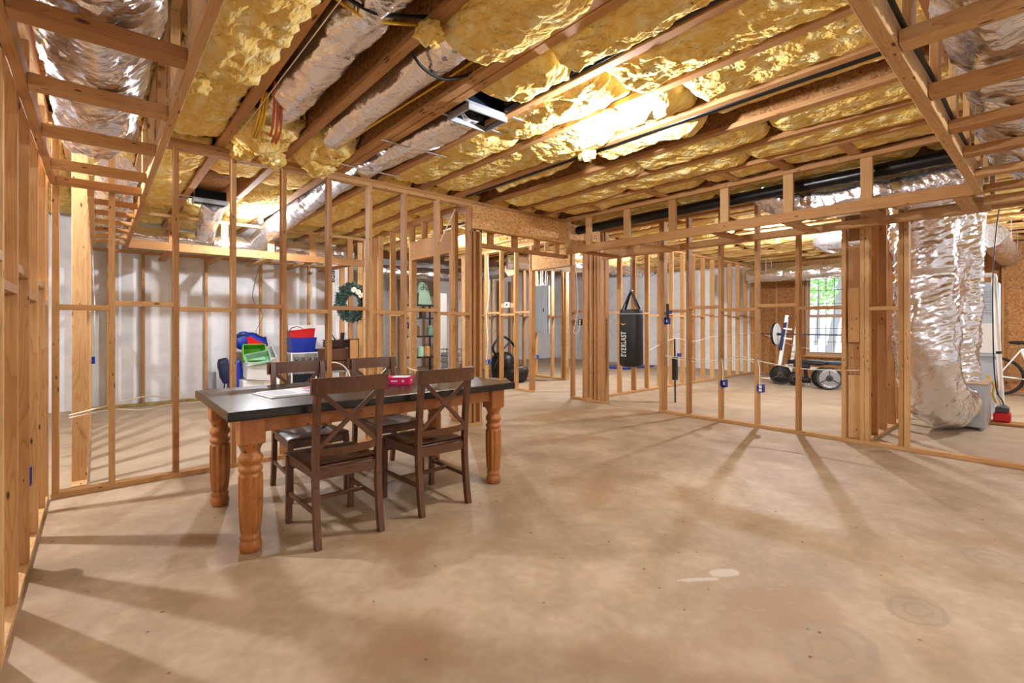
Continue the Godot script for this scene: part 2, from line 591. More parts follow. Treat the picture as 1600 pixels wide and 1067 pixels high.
func build_shell():
	# floor: the slab of the main room and the slab of the rooms round it
	var st = begin()
	st.set_normal(Vector3.UP)
	var p = [Vector3(-0.3, 0, -4.73), Vector3(6.0, 0, -4.73), Vector3(6.0, 0, 2.4), Vector3(-0.3, 0, 2.4)]
	for i in [0, 1, 2, 0, 2, 3]:
		st.set_normal(Vector3.UP)
		st.set_uv(Vector2((p[i].x + 1.0) / 8.0, (p[i].z + 5.5) / 8.0))
		st.add_vertex(p[i])
	var fl := MeshInstance3D.new()
	fl.mesh = st.commit()
	fl.name = "floor"
	fl.material_override = M.slab
	add_child(fl)
	tag(fl, "bare stained concrete slab under the dining table", "", "", "structure")
	slab("floor", "pale concrete slab of the rooms beyond the partitions", -3.0, 12.9, -0.2, -0.003, -12.5, 4.0, M.slab_far)
	slab("wall_foundation_rear", "white painted concrete foundation wall behind the storage bins", -3.2, 3.75, 0, 3.05, -9.45, -9.25, M.white_wall)
	slab("wall_foundation_return", "short white foundation wall stepping back beside the storage room", 3.6, 3.75, 0, 3.05, -12.3, -9.45, M.white_wall)
	slab("wall_foundation_hall", "white foundation wall at the end of the hall", 3.6, 12.9, 0, 3.05, -12.5, -12.3, M.white_wall)
	slab("wall_foundation_left", "white foundation wall beyond the stud wall with the soffit", -3.2, -3.0, 0, 3.05, -9.25, 4.0, M.white_wall)
	slab("wall_foundation_front", "white foundation wall closing the room behind the table side", -3.2, 12.9, 0, 3.05, 4.0, 4.2, M.white_wall)
	# exterior wall with the window: oriented strand board behind studs
	var ext = structure("wall_exterior", "oriented strand board exterior wall with studs and a window")
	for r in [[-5.2, -3.98, 0.0, 3.05], [-3.17, 4.0, 0.0, 3.05], [-3.98, -3.17, 0.0, 0.50], [-3.98, -3.17, 2.36, 3.05]]:
		var z: float = r[0]
		while z < r[1] - 0.01:
			var z2: float = minf(z + 1.22, r[1])
			obj(ext, "sheathing_panel", cbox(0.012, r[3] - r[2] - 0.004, z2 - z - 0.004, 0.001), M.osb, Vector3(12.75, (r[2] + r[3]) / 2, (z + z2) / 2))
			z = z2
	slab("wall_exterior_cladding", "outer cladding behind the strand board", 12.76, 12.9, 0, 3.05, -12.3, -3.98, M.white_wall)
	slab("wall_exterior_cladding", "outer cladding beside the window", 12.76, 12.9, 0, 3.05, -3.17, 4.0, M.concrete)
	slab("wall_exterior_cladding", "outer cladding below the window", 12.76, 12.9, 0, 0.5, -3.98, -3.17, M.concrete)
	slab("wall_exterior_cladding", "outer cladding above the window", 12.76, 12.9, 2.36, 3.05, -3.98, -3.17, M.concrete)
	for z in [-5.0, -4.6, -4.19, -4.02, -3.13, -2.72, -2.3, -1.9, -1.5, -1.1, -0.7, -0.3, 0.1]:
		lum(ext, "stud", Vector3(12.70, 0.04, z), Vector3(12.70, 2.67, z), Vector3(0, 0, 1), 0.038, 0.089)
	lum(ext, "bottom_plate", Vector3(12.70, 0.019, -5.0), Vector3(12.70, 0.019, 4.0), Vector3(0, 1, 0), 0.038, 0.089)
	lum(ext, "header", Vector3(12.70, 2.44, -4.0), Vector3(12.70, 2.44, -3.15), Vector3(0, 1, 0), 0.14, 0.089)
	lum(ext, "sill_plate", Vector3(12.70, 0.48, -4.0), Vector3(12.70, 0.48, -3.15), Vector3(0, 1, 0), 0.038, 0.089)
	build_window()

func build_window():
	var w = structure("window_1", "double-hung window with dark glazing bars in tan frame", "")
	var z0 := -3.96
	var z1 := -3.19
	var y0 := 0.52
	var y1 := 2.34
	for z in [z0, z1]: obj(w, "window_frame", cbox(0.1, y1 - y0, 0.045), M.frame_tan, Vector3(12.77, (y0 + y1) / 2, z))
	for y in [y0, y1]: obj(w, "window_frame", cbox(0.1, 0.045, z1 - z0), M.frame_tan, Vector3(12.77, y, (z0 + z1) / 2))
	var ym := 1.42
	var k := 0
	for s in [[y0, ym + 0.02, 12.76], [ym - 0.02, y1, 12.79]]:
		var sash = Node3D.new()
		sash.name = "sash"
		w.add_child(sash, true)
		for y in [s[0] + 0.045, s[1] - 0.03]: obj(sash, "sash_rail", cbox(0.03, 0.045, z1 - z0 - 0.05), M.frame_tan, Vector3(s[2], y, (z0 + z1) / 2))
		for z in [z0 + 0.04, z1 - 0.04]: obj(sash, "sash_stile", cbox(0.03, s[1] - s[0], 0.035), M.frame_tan, Vector3(s[2], (s[0] + s[1]) / 2, z))
		for i in 3:
			var zz := z0 + 0.06 + (z1 - z0 - 0.12) * (i + 1) / 4.0
			if i != 1 or k == 0 or true: obj(sash, "glazing_bar", cbox(0.012, s[1] - s[0] - 0.1, 0.012, 0.001), M.muntin, Vector3(s[2], (s[0] + s[1]) / 2, zz))
		for i in 2:
			obj(sash, "glazing_bar", cbox(0.012, 0.012, z1 - z0 - 0.1, 0.001), M.muntin, Vector3(s[2] - 0.001, s[0] + (s[1] - s[0]) * (i + 1) / 3.0, (z0 + z1) / 2))
		obj(sash, "pane", cbox(0.004, s[1] - s[0] - 0.1, z1 - z0 - 0.1, 0.0003), M.glass, Vector3(s[2] + 0.008, (s[0] + s[1]) / 2, (z0 + z1) / 2))
		k += 1
	obj(w, "window_sill", cbox(0.1, 0.03, z1 - z0 + 0.12), M.frame_tan, Vector3(12.72, y0 - 0.03, (z0 + z1) / 2))

# ------------------------------------------------------------------ stud walls
const T := 2.67
func stud_x(w, x, zc, y0 = 0.038, y1 = T, called = "stud"):   # wall that runs along x
	return lum(w, called, Vector3(x, y0, zc), Vector3(x, y1, zc), Vector3(1, 0, 0), 0.038, 0.089)

func stud_z(w, z, xc, y0 = 0.038, y1 = T, called = "stud"):   # wall that runs along z
	return lum(w, called, Vector3(xc, y0, z), Vector3(xc, y1, z), Vector3(0, 0, 1), 0.038, 0.089)

func plate(w, a: Vector3, b: Vector3, called = "top_plate", m = null):
	return lum(w, called, a, b, Vector3(0, 1, 0), 0.038, 0.089, m)

func blocks(w, list: Array, fixed, along_x: bool, y = 1.38, dy = 0.018):
	for i in list.size() - 1:
		var gap: float = list[i + 1] - list[i]
		if absf(gap) < 0.12 or absf(gap) > 0.7: continue
		var yy: float = y + (dy if i % 2 else -dy)
		var a: float = list[i] + signf(gap) * 0.019
		var b: float = list[i + 1] - signf(gap) * 0.019
		if along_x: lum(w, "blocking", Vector3(a, yy, fixed), Vector3(b, yy, fixed), Vector3(0, 1, 0), 0.038, 0.089)
		else: lum(w, "blocking", Vector3(fixed, yy, a), Vector3(fixed, yy, b), Vector3(0, 1, 0), 0.038, 0.089)

func build_walls():
	# rear partition, along x at z -4.69
	var zc := -4.735
	var a = structure("wall_rear", "open stud partition behind the dining table")
	plate(a, Vector3(-0.25, 0.019, zc), Vector3(3.60, 0.019, zc), "bottom_plate")
	plate(a, Vector3(-0.35, 2.689, zc), Vector3(3.44, 2.689, zc))
	plate(a, Vector3(-0.35, 2.7275, zc), Vector3(1.30, 2.7275, zc), "top_plate", joist_mats[0])
	plate(a, Vector3(1.301, 2.7275, zc), Vector3(5.96, 2.7275, zc))
	var xs = [-0.227, 0.082, 0.481, 0.891, 1.300, 1.717, 2.137, 2.540, 2.963, 3.414]
	for x in xs: stud_x(a, x, zc)
	blocks(a, xs, zc, true, 1.382, 0.018)
	for x in [3.475, 3.570]: stud_x(a, x, zc, 0.038, 2.40, "post")
	obj(a, "beam", cbox(2.52, 0.298, 0.089, 0.003), M.strand, Vector3(4.70, 2.556, zc))
	lum(a, "blocking", Vector3(3.45, 2.386, zc), Vector3(3.62, 2.386, zc), Vector3(0, 1, 0), 0.025, 0.089)
	# dropped rail below the beam
	lum(a, "drop_rail", Vector3(3.60, 2.245, -4.87), Vector3(5.30, 2.245, -4.87), Vector3(0, 1, 0), 0.045, 0.089)
	for x in [3.62, 3.86, 4.28, 4.70, 5.10]: lum(a, "hanger", Vector3(x, 2.27, -4.87), Vector3(x, 2.70, -4.87), Vector3(1, 0, 0), 0.089, 0.038)
	# right partition, along z at x 5.96
	var xc := 6.005
	var b = structure("wall_right", "long open stud partition with door openings in front of the gym")
	plate(b, Vector3(xc, 0.019, 2.0), Vector3(xc, 0.019, -0.95), "bottom_plate")
	plate(b, Vector3(xc, 0.019, -0.951), Vector3(xc, 0.019, -3.71), "bottom_plate")
	plate(b, Vector3(xc, 0.019, -4.63), Vector3(xc, 0.019, -5.38), "bottom_plate")
	plate(b, Vector3(xc, 0.019, -6.31), Vector3(xc, 0.019, -9.2), "bottom_plate")
	plate(b, Vector3(xc, 2.689, 2.0), Vector3(xc, 2.689, -4.69))
	plate(b, Vector3(xc, 2.689, -4.78), Vector3(xc, 2.689, -9.2))
	plate(b, Vector3(xc, 2.7275, -4.78), Vector3(xc, 2.7275, -9.2))
	plate(b, Vector3(xc, 2.7275, 2.0), Vector3(xc, 2.7275, -4.69))
	var zs = [-3.277, -2.840, -2.396, -1.949, -1.507]
	for z in zs: stud_z(b, z, xc)
	for z in [-3.685, -3.645]: stud_z(b, z, xc)
	blocks(b, [-3.645] + zs, xc, false, 1.44, 0.02)
	# built-up post and its packing blocks beside the closet
	for r in [[0.04, 0.70], [0.72, 1.42], [1.62, 2.05], [2.12, 2.64]]: lum(b, "packing_block", Vector3(6.03, r[0], -1.425), Vector3(6.03, r[1], -1.425), Vector3(0, 0, 1), 0.11, 0.03)
	lum(b, "packing_block", Vector3(5.985, 1.05, -1.42), Vector3(5.985, 1.62, -1.42), Vector3(0, 0, 1), 0.10, 0.03)
	stud_z(b, -1.345, xc)
	stud_z(b, -1.305, xc)
	for z in [-1.03, -0.988]: stud_z(b, z, xc)
	blocks(b, [-1.305, -1.03], xc, false, 1.40, 0.0)
	lum(b, "header", Vector3(xc, 2.31, -0.965), Vector3(xc, 2.31, 2.0), Vector3(0, 1, 0), 0.089, 0.089)
	lum(b, "header", Vector3(xc, 2.39, -3.70), Vector3(xc, 2.39, -4.64), Vector3(0, 1, 0), 0.24, 0.089, M.strand)
	lum(b, "header", Vector3(xc, 2.38, -5.33), Vector3(xc, 2.38, -6.36), Vector3(0, 1, 0), 0.27, 0.089, M.strand)
	lum(b, "header_plate", Vector3(xc, 2.23, -5.33), Vector3(xc, 2.23, -6.36), Vector3(0, 1, 0), 0.03, 0.089)
	for z in [-5.72, -5.98]: stud_z(b, z, xc, 2.52, T, "cripple")
	for z in [-5.355, -5.09, -4.92, -4.85, -4.765, -4.66]: stud_z(b, z, xc)
	blocks(b, [-5.355, -5.09], xc, false, 1.45, 0.0)
	var zd = [-6.325, -6.365, -6.78, -7.22, -7.70, -8.11, -8.52, -8.93]
	for z in zd: stud_z(b, z, xc)
	blocks(b, zd, xc, false, 1.44, 0.02)
	# left partition, along z at x -0.26
	var l = structure("wall_left", "stud wall with mid-height blocking under the narrow duct soffit")
	plate(l, Vector3(-0.305, 0.019, 2.0), Vector3(-0.305, 0.019, -4.69), "bottom_plate")
	plate(l, Vector3(-0.305, 2.689, 2.0), Vector3(-0.305, 2.689, -4.69))
	plate(l, Vector3(-0.305, 2.7275, 2.0), Vector3(-0.305, 2.7275, -4.69))
	var zl = [-4.66, -4.40, -3.90, -3.43, -2.97, -2.55, -2.13, -1.72, -1.31, -0.9, -0.5, -0.1, 0.31, 0.71, 1.12, 1.53, 1.93]
	for z in zl: stud_z(l, z, -0.305)
	blocks(l, zl, -0.305, false, 1.44, 0.05)
	# storage room: left wall, rear studs, inner wall with a doorway
	var s = structure("wall_storage_left", "stud wall along the side of the storage room under its ladder soffit")
	plate(s, Vector3(-0.105, 0.019, -4.79), Vector3(-0.105, 0.019, -9.1), "bottom_plate")
	plate(s, Vector3(-0.105, 2.689, -4.79), Vector3(-0.105, 2.689, -9.1))
	var z5 = []
	for i in 11: z5.append(-4.97 - 0.406 * i)
	for z in z5: stud_z(s, z, -0.105)
	blocks(s, z5, -0.105, false, 1.40)
	var r = structure("wall_storage_rear", "furring studs in front of the white foundation wall")
	plate(r, Vector3(-0.05, 0.019, -9.17), Vector3(3.44, 0.019, -9.17), "bottom_plate", M.treated)
	plate(r, Vector3(-0.05, 2.33, -9.17), Vector3(3.44, 2.33, -9.17))
	for i in 9: stud_x(r, 0.12 + 0.406 * i, -9.17, 0.038, 2.31)
	var e = structure("wall_storage_right", "stud wall with a headed doorway between storage room and hall")
	plate(e, Vector3(3.485, 0.019, -4.79), Vector3(3.485, 0.019, -5.16), "bottom_plate")
	plate(e, Vector3(3.485, 0.019, -6.2), Vector3(3.485, 0.019, -9.1), "bottom_plate")
	plate(e, Vector3(3.485, 2.689, -4.79), Vector3(3.485, 2.689, -9.1))
	plate(e, Vector3(3.485, 2.7275, -4.79), Vector3(3.485, 2.7275, -9.1))
	for z in [-4.83, -5.14, -6.24, -6.85, -7.29, -7.48, -7.85, -8.1, -8.5, -8.9]: stud_z(e, z, 3.485)
	for z in [-5.18, -6.2]: stud_z(e, z, 3.485, 0.038, 2.17, "trimmer")
	blocks(e, [-6.24, -6.85, -7.29], 3.485, false, 1.40)
	lum(e, "header", Vector3(3.485, 2.31, -5.16), Vector3(3.485, 2.31, -6.22), Vector3(0, 1, 0), 0.24, 0.089)
	lum(e, "header_plate", Vector3(3.485, 2.18, -5.16), Vector3(3.485, 2.18, -6.22), Vector3(0, 1, 0), 0.03, 0.089)
	for z in [-5.5, -5.58, -5.9]: stud_z(e, z, 3.485, 2.44, T, "cripple")
	# gym wall along x
	var g = structure("wall_gym", "stud wall behind the hanging punching bag")
	plate(g, Vector3(6.06, 0.019, -5.095), Vector3(12.65, 0.019, -5.095), "bottom_plate")
	plate(g, Vector3(6.06, 2.689, -5.095), Vector3(12.65, 2.689, -5.095))
	var xg = []
	for i in 16: xg.append(6.09 + 0.425 * i)
	for x in xg: stud_x(g, x, -5.095)
	blocks(g, xg, -5.095, true, 1.42)
	# closet wall along x beside the mechanical opening
	var c = structure("wall_closet", "short stud wall running back beside the big foil ducts")
	plate(c, Vector3(6.06, 0.019, -1.345), Vector3(8.1, 0.019, -1.345), "bottom_plate")
	plate(c, Vector3(6.06, 2.689, -1.345), Vector3(8.1, 2.689, -1.345))
	var xk = [6.10, 6.40, 6.80, 7.25, 7.68, 8.08]
	for x in xk: stud_x(c, x, -1.345)
	# hall wall along z behind the electrical panel
	var h = structure("wall_hall", "stud wall in the hall that carries the electrical panel")
	plate(h, Vector3(7.845, 0.019, -7.15), Vector3(7.845, 0.019, -12.2), "bottom_plate")
	plate(h, Vector3(7.845, 2.689, -7.15), Vector3(7.845, 2.689, -12.2))
	var zh = [-7.17, -7.21, -7.29, -7.62, -8.16, -8.57, -8.97, -9.4, -9.8, -10.2, -10.6, -11.0]
	for z in zh: stud_z(h, z, 7.845)
	blocks(h, zh, 7.845, false, 1.42)
	for x in [3.6, 4.1, 4.5, 4.9, 5.3, 5.7, 6.4, 6.8, 7.2, 7.6, 8.3, 8.7, 9.1, 9.5, 10.0, 10.5]: stud_x(h if x > 7.8 else e, x, -12.2, 0.0, T, "furring_stud")

# ------------------------------------------------------------------ ceiling
const JX := 0.79
const JS := 0.488
func build_ceiling():
	var c = structure("ceiling", "open ceiling of wooden I-joists with yellow glass wool between them")
	obj(c, "subfloor", cbox(16.1, 0.05, 16.7, 0.001), M.subfloor, Vector3(4.85, 3.075, -4.15))
	for k in range(-8, 25):
		var x := JX + JS * k
		var m = joist_mats[posmod(k, 3)]
		for piece in [[-9.25, -4.735], [-4.733, 3.95]]:
			var j = lum(c, "joist_flange", Vector3(x, 2.767, piece[0]), Vector3(x, 2.767, piece[1]), Vector3(1, 0, 0), 0.064, 0.038, m)
			obj(j, "joist_web", cbox(0.011, piece[1] - piece[0], 0.245, 0.0005), M.web, Vector3(0, 0, -0.14) if j.basis.z.y < 0 else Vector3(0, 0, 0.14))
	# second flange that doubles the third joist
	lum(c, "joist_flange", Vector3(1.838, 2.767, -4.7), Vector3(1.838, 2.767, 3.95), Vector3(1, 0, 0), 0.064, 0.038, joist_mats[2])
	# short blocks between joists over the soffit
	for z in [-4.0, -3.1, -2.25, -1.75, -1.2]: lum(c, "joist_block", Vector3(4.74, 2.77, z), Vector3(5.14, 2.77, z), Vector3(0, 0, 1), 0.089, 0.038)
	# glass wool: [bay, z from, z to, height of the underside, sag, roughness]
	var bays = []
	for k in range(-8, 24):
		if k >= -1 and k <= 8: continue
		var z := -9.1
		while z < 3.4:
			var ln := rng.randf_range(1.3, 2.3)
			if rng.randf() < 0.9: bays.append([k, z, minf(z + ln, 3.8), 2.79, rng.randf_range(0.02, 0.08), 0.03])
			z += ln + 0.02
	for k in range(-1, 9):                       # the storage room side
		var z := -9.1
		while z < -5.2:
			var ln := rng.randf_range(1.2, 1.9)
			if not (k == 0 and z > -7.6 and z < -6.0) and not (k == 2): bays.append([k, z, minf(z + ln, -4.82), 2.79, rng.randf_range(0.03, 0.09), 0.035])
			z += ln + 0.02
	bays += [[-1, -4.62, -3.15, 2.79, 0.05, 0.03], [-1, -3.2, -1.75, 2.76, 0.15, 0.06], [-1, -1.7, 0.2, 2.78, 0.06, 0.04], [-1, 0.25, 3.0, 2.79, 0.05, 0.03],
		[0, -4.66, -3.95, 2.80, 0.13, 0.08], [0, -1.62, -0.9, 2.735, 0.08, 0.05],
		[1, -4.64, -4.02, 2.80, 0.13, 0.06], [1, -4.0, -2.2, 2.97, 0.03, 0.03], [1, -2.15, -1.35, 2.735, 0.09, 0.05], [1, -1.3, 1.0, 2.97, 0.03, 0.03],
		[2, -4.6, -3.0, 2.99, 0.02, 0.02], [2, -2.52, -1.9, 2.79, 0.09, 0.05], [2, -1.92, 0.4, 2.80, 0.09, 0.05], [2, 0.45, 3.0, 2.80, 0.05, 0.04],
		[3, -4.64, -3.0, 2.79, 0.06, 0.03], [3, -3.0, -1.85, 2.80, 0.06, 0.05], [3, -1.85, 0.3, 2.79, 0.08, 0.05], [3, 0.3, 3.0, 2.79, 0.05, 0.03],
		[4, -4.64, -3.1, 2.79, 0.05, 0.03], [4, -3.1, -2.35, 2.78, 0.09, 0.05], [4, -2.4, -1.65, 2.80, 0.07, 0.05], [4, -1.63, 0.3, 2.79, 0.06, 0.035], [4, 0.3, 3.0, 2.79, 0.05, 0.03],
		[6, -4.6, -2.7, 2.79, 0.06, 0.03], [6, -2.7, -1.55, 2.79, 0.06, 0.03], [6, -1.5, 0.4, 2.79, 0.05, 0.03], [6, 0.4, 3.0, 2.79, 0.05, 0.03],
		[7, -4.6, -3.3, 2.79, 0.05, 0.03], [7, -3.28, -1.9, 2.79, 0.06, 0.03], [7, -1.88, 0.4, 2.79, 0.05, 0.03], [7, 0.4, 3.0, 2.79, 0.05, 0.03],
		[8, -4.6, -2.6, 2.81, 0.04, 0.03], [8, -2.55, -0.3, 2.81, 0.04, 0.03]]
	for b in bays:
		var x0: float = JX + JS * b[0] + (0.084 if b[0] == 2 else 0.034)
		var x1: float = JX + JS * (b[0] + 1) - 0.034
		batt(c, x0, x1, b[1], b[2], b[3], b[4], b[5])
	# narrow strips left hanging beside the bare bay
	batt(c, 3.33, 3.46, -4.2, -3.05, 2.78, 0.05, 0.03)
	batt(c, 3.30, 3.50, -2.75, -1.75, 2.77, 0.08, 0.05)
	batt(c, 3.30, 3.44, -1.7, 0.2, 2.79, 0.03, 0.02)
	# loose tufts hanging at the rear wall and under the lamp
	for t in [[1.16, -4.52, 2.69, 0.09], [0.93, -4.55, 2.70, 0.08], [1.55, -4.5, 2.70, 0.11], [0.42, -3.2, 2.60, 0.06], [1.24, -2.05, 2.68, 0.06], [3.12, -2.62, 2.68, 0.07]]:
		obj(c, "wool_tuft", tuft(t[3]), M.wool, Vector3(t[0], t[2], t[1]))

func batt(parent, x0, x1, z0, z1, y, sag, rough):
	var rows = []
	var big = x0 > 6.2 or z1 < -4.8 or x1 < -0.3
	var nz := maxi(6, int((z1 - z0) / (0.09 if big else 0.024)))
	var nx := 8 if big else 22
	for i in nz + 1:
		var tz := float(i) / nz
		var z: float = lerpf(z0, z1, tz)
		var dz: float = minf(tz, 1.0 - tz) * (z1 - z0)
		var ee := sqrt(clampf(dz / 0.10, 0.0, 1.0))
		var row = []
		row.append(Vector3(x0, y + 0.13, z))
		for q in nx + 1:
			var s := float(q) / nx
			var x: float = lerpf(x0, x1, s)
			var belly := pow(sin(PI * clampf(s, 0.02, 0.98)), 0.55)
			var lump := noise.get_noise_3d(x * 3.2, 7.0, z * 2.1) * 0.6 + noise.get_noise_3d(x * 8.0, 3.0, z * 6.0) * 0.35
			var fl := fine.get_noise_3d(x * 7.0 + 3.0, y * 2.0, z * 4.5)
			var yy: float = y - sag * belly * ee * (0.75 + 0.7 * lump) + (1.0 - ee) * 0.07 - rough * (fl * 0.5 + 0.14 * fine.get_noise_3d(x * 19.0, 2.0, z * 13.0)) * (0.4 + 0.6 * belly)
			row.append(Vector3(x + rough * 0.4 * noise.get_noise_3d(x * 9.0, z * 9.0, 1.0), maxf(yy, 2.52), z + rough * 0.5 * noise.get_noise_3d(x * 6.0, z * 7.0, 5.0)))
		row.append(Vector3(x1, y + 0.13, z))
		rows.append(row)
	obj(parent, "insulation_batt", grid(rows, false, true), M.wool)

func tuft(r: float) -> ArrayMesh:
	var rows = []
	for i in 13:
		var v := PI * i / 12.0
		var row = []
		for s in 18:
			var u := TAU * s / 18.0
			var d := Vector3(sin(v) * cos(u), cos(v) * 0.75, sin(v) * sin(u))
			row.append(d * r * (1.0 + 0.45 * fine.get_noise_3dv(d * 2.0 + Vector3(r * 90.0, 0, 0)) + 0.3 * noise.get_noise_3dv(d * 1.6 + Vector3(r * 70.0, 4, 0))))
		rows.append(row)
	return grid(rows, true, true)

# ------------------------------------------------------------------ dropped soffit frames
func build_soffits():
	var l = structure("soffit_left", "narrow ladder-framed soffit round the foil duct along the side wall")
	lum(l, "soffit_rail", Vector3(0.274, 2.275, 1.5), Vector3(0.274, 2.275, -4.68), Vector3(1, 0, 0), 0.038, 0.089)
	lum(l, "soffit_rail", Vector3(-0.238, 2.275, 1.5), Vector3(-0.238, 2.275, -4.68), Vector3(1, 0, 0), 0.038, 0.089)
	lum(l, "soffit_rail", Vector3(0.274, 2.725, 1.5), Vector3(0.274, 2.725, -4.68), Vector3(1, 0, 0), 0.038, 0.038)
	for z in [-4.64, -4.17, -3.475, -2.825, -2.195, -1.55, -0.9, -0.25, 0.4, 1.05]:
		lum(l, "soffit_rung", Vector3(-0.218, 2.255, z), Vector3(0.254, 2.255, z), Vector3(0, 0, 1), 0.085, 0.05)
	for z in [-4.58, -4.1, -3.4, -2.75, -2.1, -1.45, -0.8, 0.2]:
		lum(l, "soffit_hanger", Vector3(0.274, 2.32, z), Vector3(0.274, 2.705, z), Vector3(0, 0, 1), 0.089, 0.038)
	var b = structure("soffit_right", "ladder-framed soffit in front of the long partition, with black pipe inside")
	lum(b, "soffit_rail", Vector3(5.119, 2.29, -0.44), Vector3(5.119, 2.29, -4.685), Vector3(1, 0, 0), 0.038, 0.1)
	lum(b, "soffit_rail", Vector3(5.119, 2.727, -0.40), Vector3(5.119, 2.727, -4.685), Vector3(1, 0, 0), 0.06, 0.038)
	lum(b, "soffit_rail", Vector3(5.94, 2.28, -0.40), Vector3(5.94, 2.28, -4.685), Vector3(1, 0, 0), 0.038, 0.089)
	for z in [-4.66, -4.27, -3.64, -3.0, -2.38, -1.75, -1.12]:
		lum(b, "soffit_hanger", Vector3(5.119, 2.34, z), Vector3(5.119, 2.707, z), Vector3(0, 0, 1), 0.089, 0.038)
	for z in [-4.4, -3.45, -2.5, -1.78, -1.13, -0.52]:
		lum(b, "soffit_rung", Vector3(5.14, 2.256, z), Vector3(5.92, 2.256, z), Vector3(0, 0, 1), 0.089, 0.038)
	var r = structure("soffit_near", "wide ladder-framed soffit round the large foil trunk ducts")
	lum(r, "soffit_rail", Vector3(0.32, 2.30, -0.405), Vector3(5.10, 2.30, -0.405), Vector3(0, 0, 1), 0.05, 0.14)
	lum(r, "soffit_rail", Vector3(0.32, 2.725, -0.405), Vector3(5.10, 2.725, -0.405), Vector3(0, 0, 1), 0.038, 0.038)
	lum(r, "soffit_rail", Vector3(0.32, 2.27, 1.25), Vector3(5.90, 2.27, 1.25), Vector3(0, 0, 1), 0.038, 0.089)
	for x in [1.05, 1.62, 2.19, 2.77, 3.34, 3.90, 4.50, 5.05, 5.6]:
		lum(r, "soffit_rung", Vector3(x, 2.262, -0.378 if x < 5.1 else -0.42), Vector3(x, 2.262, 1.23), Vector3(1, 0, 0), 0.085, 0.05)
		lum(r, "soffit_hanger", Vector3(x + 0.12, 2.34, -0.375), Vector3(x + 0.12, 2.74, -0.375), Vector3(1, 0, 0), 0.089, 0.03)
	var s = structure("soffit_storage", "ladder-framed soffit round the duct at the back of the storage room")
	lum(s, "soffit_rail", Vector3(0.25, 2.26, -7.72), Vector3(3.40, 2.26, -7.72), Vector3(0, 0, 1), 0.038, 0.11)
	lum(s, "soffit_rail", Vector3(0.25, 2.66, -7.72), Vector3(3.40, 2.66, -7.72), Vector3(0, 0, 1), 0.089, 0.038)
	for x in [0.75, 1.35, 1.95, 2.55, 3.15]:
		lum(s, "soffit_hanger", Vector3(x, 2.315, -7.72), Vector3(x, 2.64, -7.72), Vector3(1, 0, 0), 0.089, 0.038)
		lum(s, "soffit_rung", Vector3(x, 2.225, -7.74), Vector3(x, 2.225, -9.1), Vector3(1, 0, 0), 0.089, 0.038)
	lum(s, "soffit_rail", Vector3(0.274, 2.25, -4.80), Vector3(0.274, 2.25, -7.70), Vector3(1, 0, 0), 0.038, 0.089)
	lum(s, "soffit_rail", Vector3(-0.04, 2.25, -4.80), Vector3(-0.04, 2.25, -7.70), Vector3(1, 0, 0), 0.038, 0.089)
	for i in 6: lum(s, "soffit_rung", Vector3(-0.02, 2.23, -5.1 - 0.48 * i), Vector3(0.254, 2.23, -5.1 - 0.48 * i), Vector3(0, 0, 1), 0.06, 0.038)

# ------------------------------------------------------------------ ducts and pipes
func duct(called, label, pts, r, group = "", crinkle = 0.012, bands = [], segs = 36, straps = []):
	var o = obj(self, called, tube(curve(pts, 0.03), r, segs, crinkle, pts[0].x * 7.0 + pts[0].z * 3.0, true, 1.0, bands), M.foil)
	for s in straps:
		for k in [-1, 1]: obj(o, "hanger_strap", cbox(0.004 if s[3] else 0.025, 2.75 - s[1], 0.025 if s[3] else 0.004, 0.0005), M.galv, Vector3(s[0] + (k * r if s[3] else 0.0), (2.75 + s[1]) / 2, s[2] + (0.0 if s[3] else k * r)))
	return tag(o, label, "duct", group)

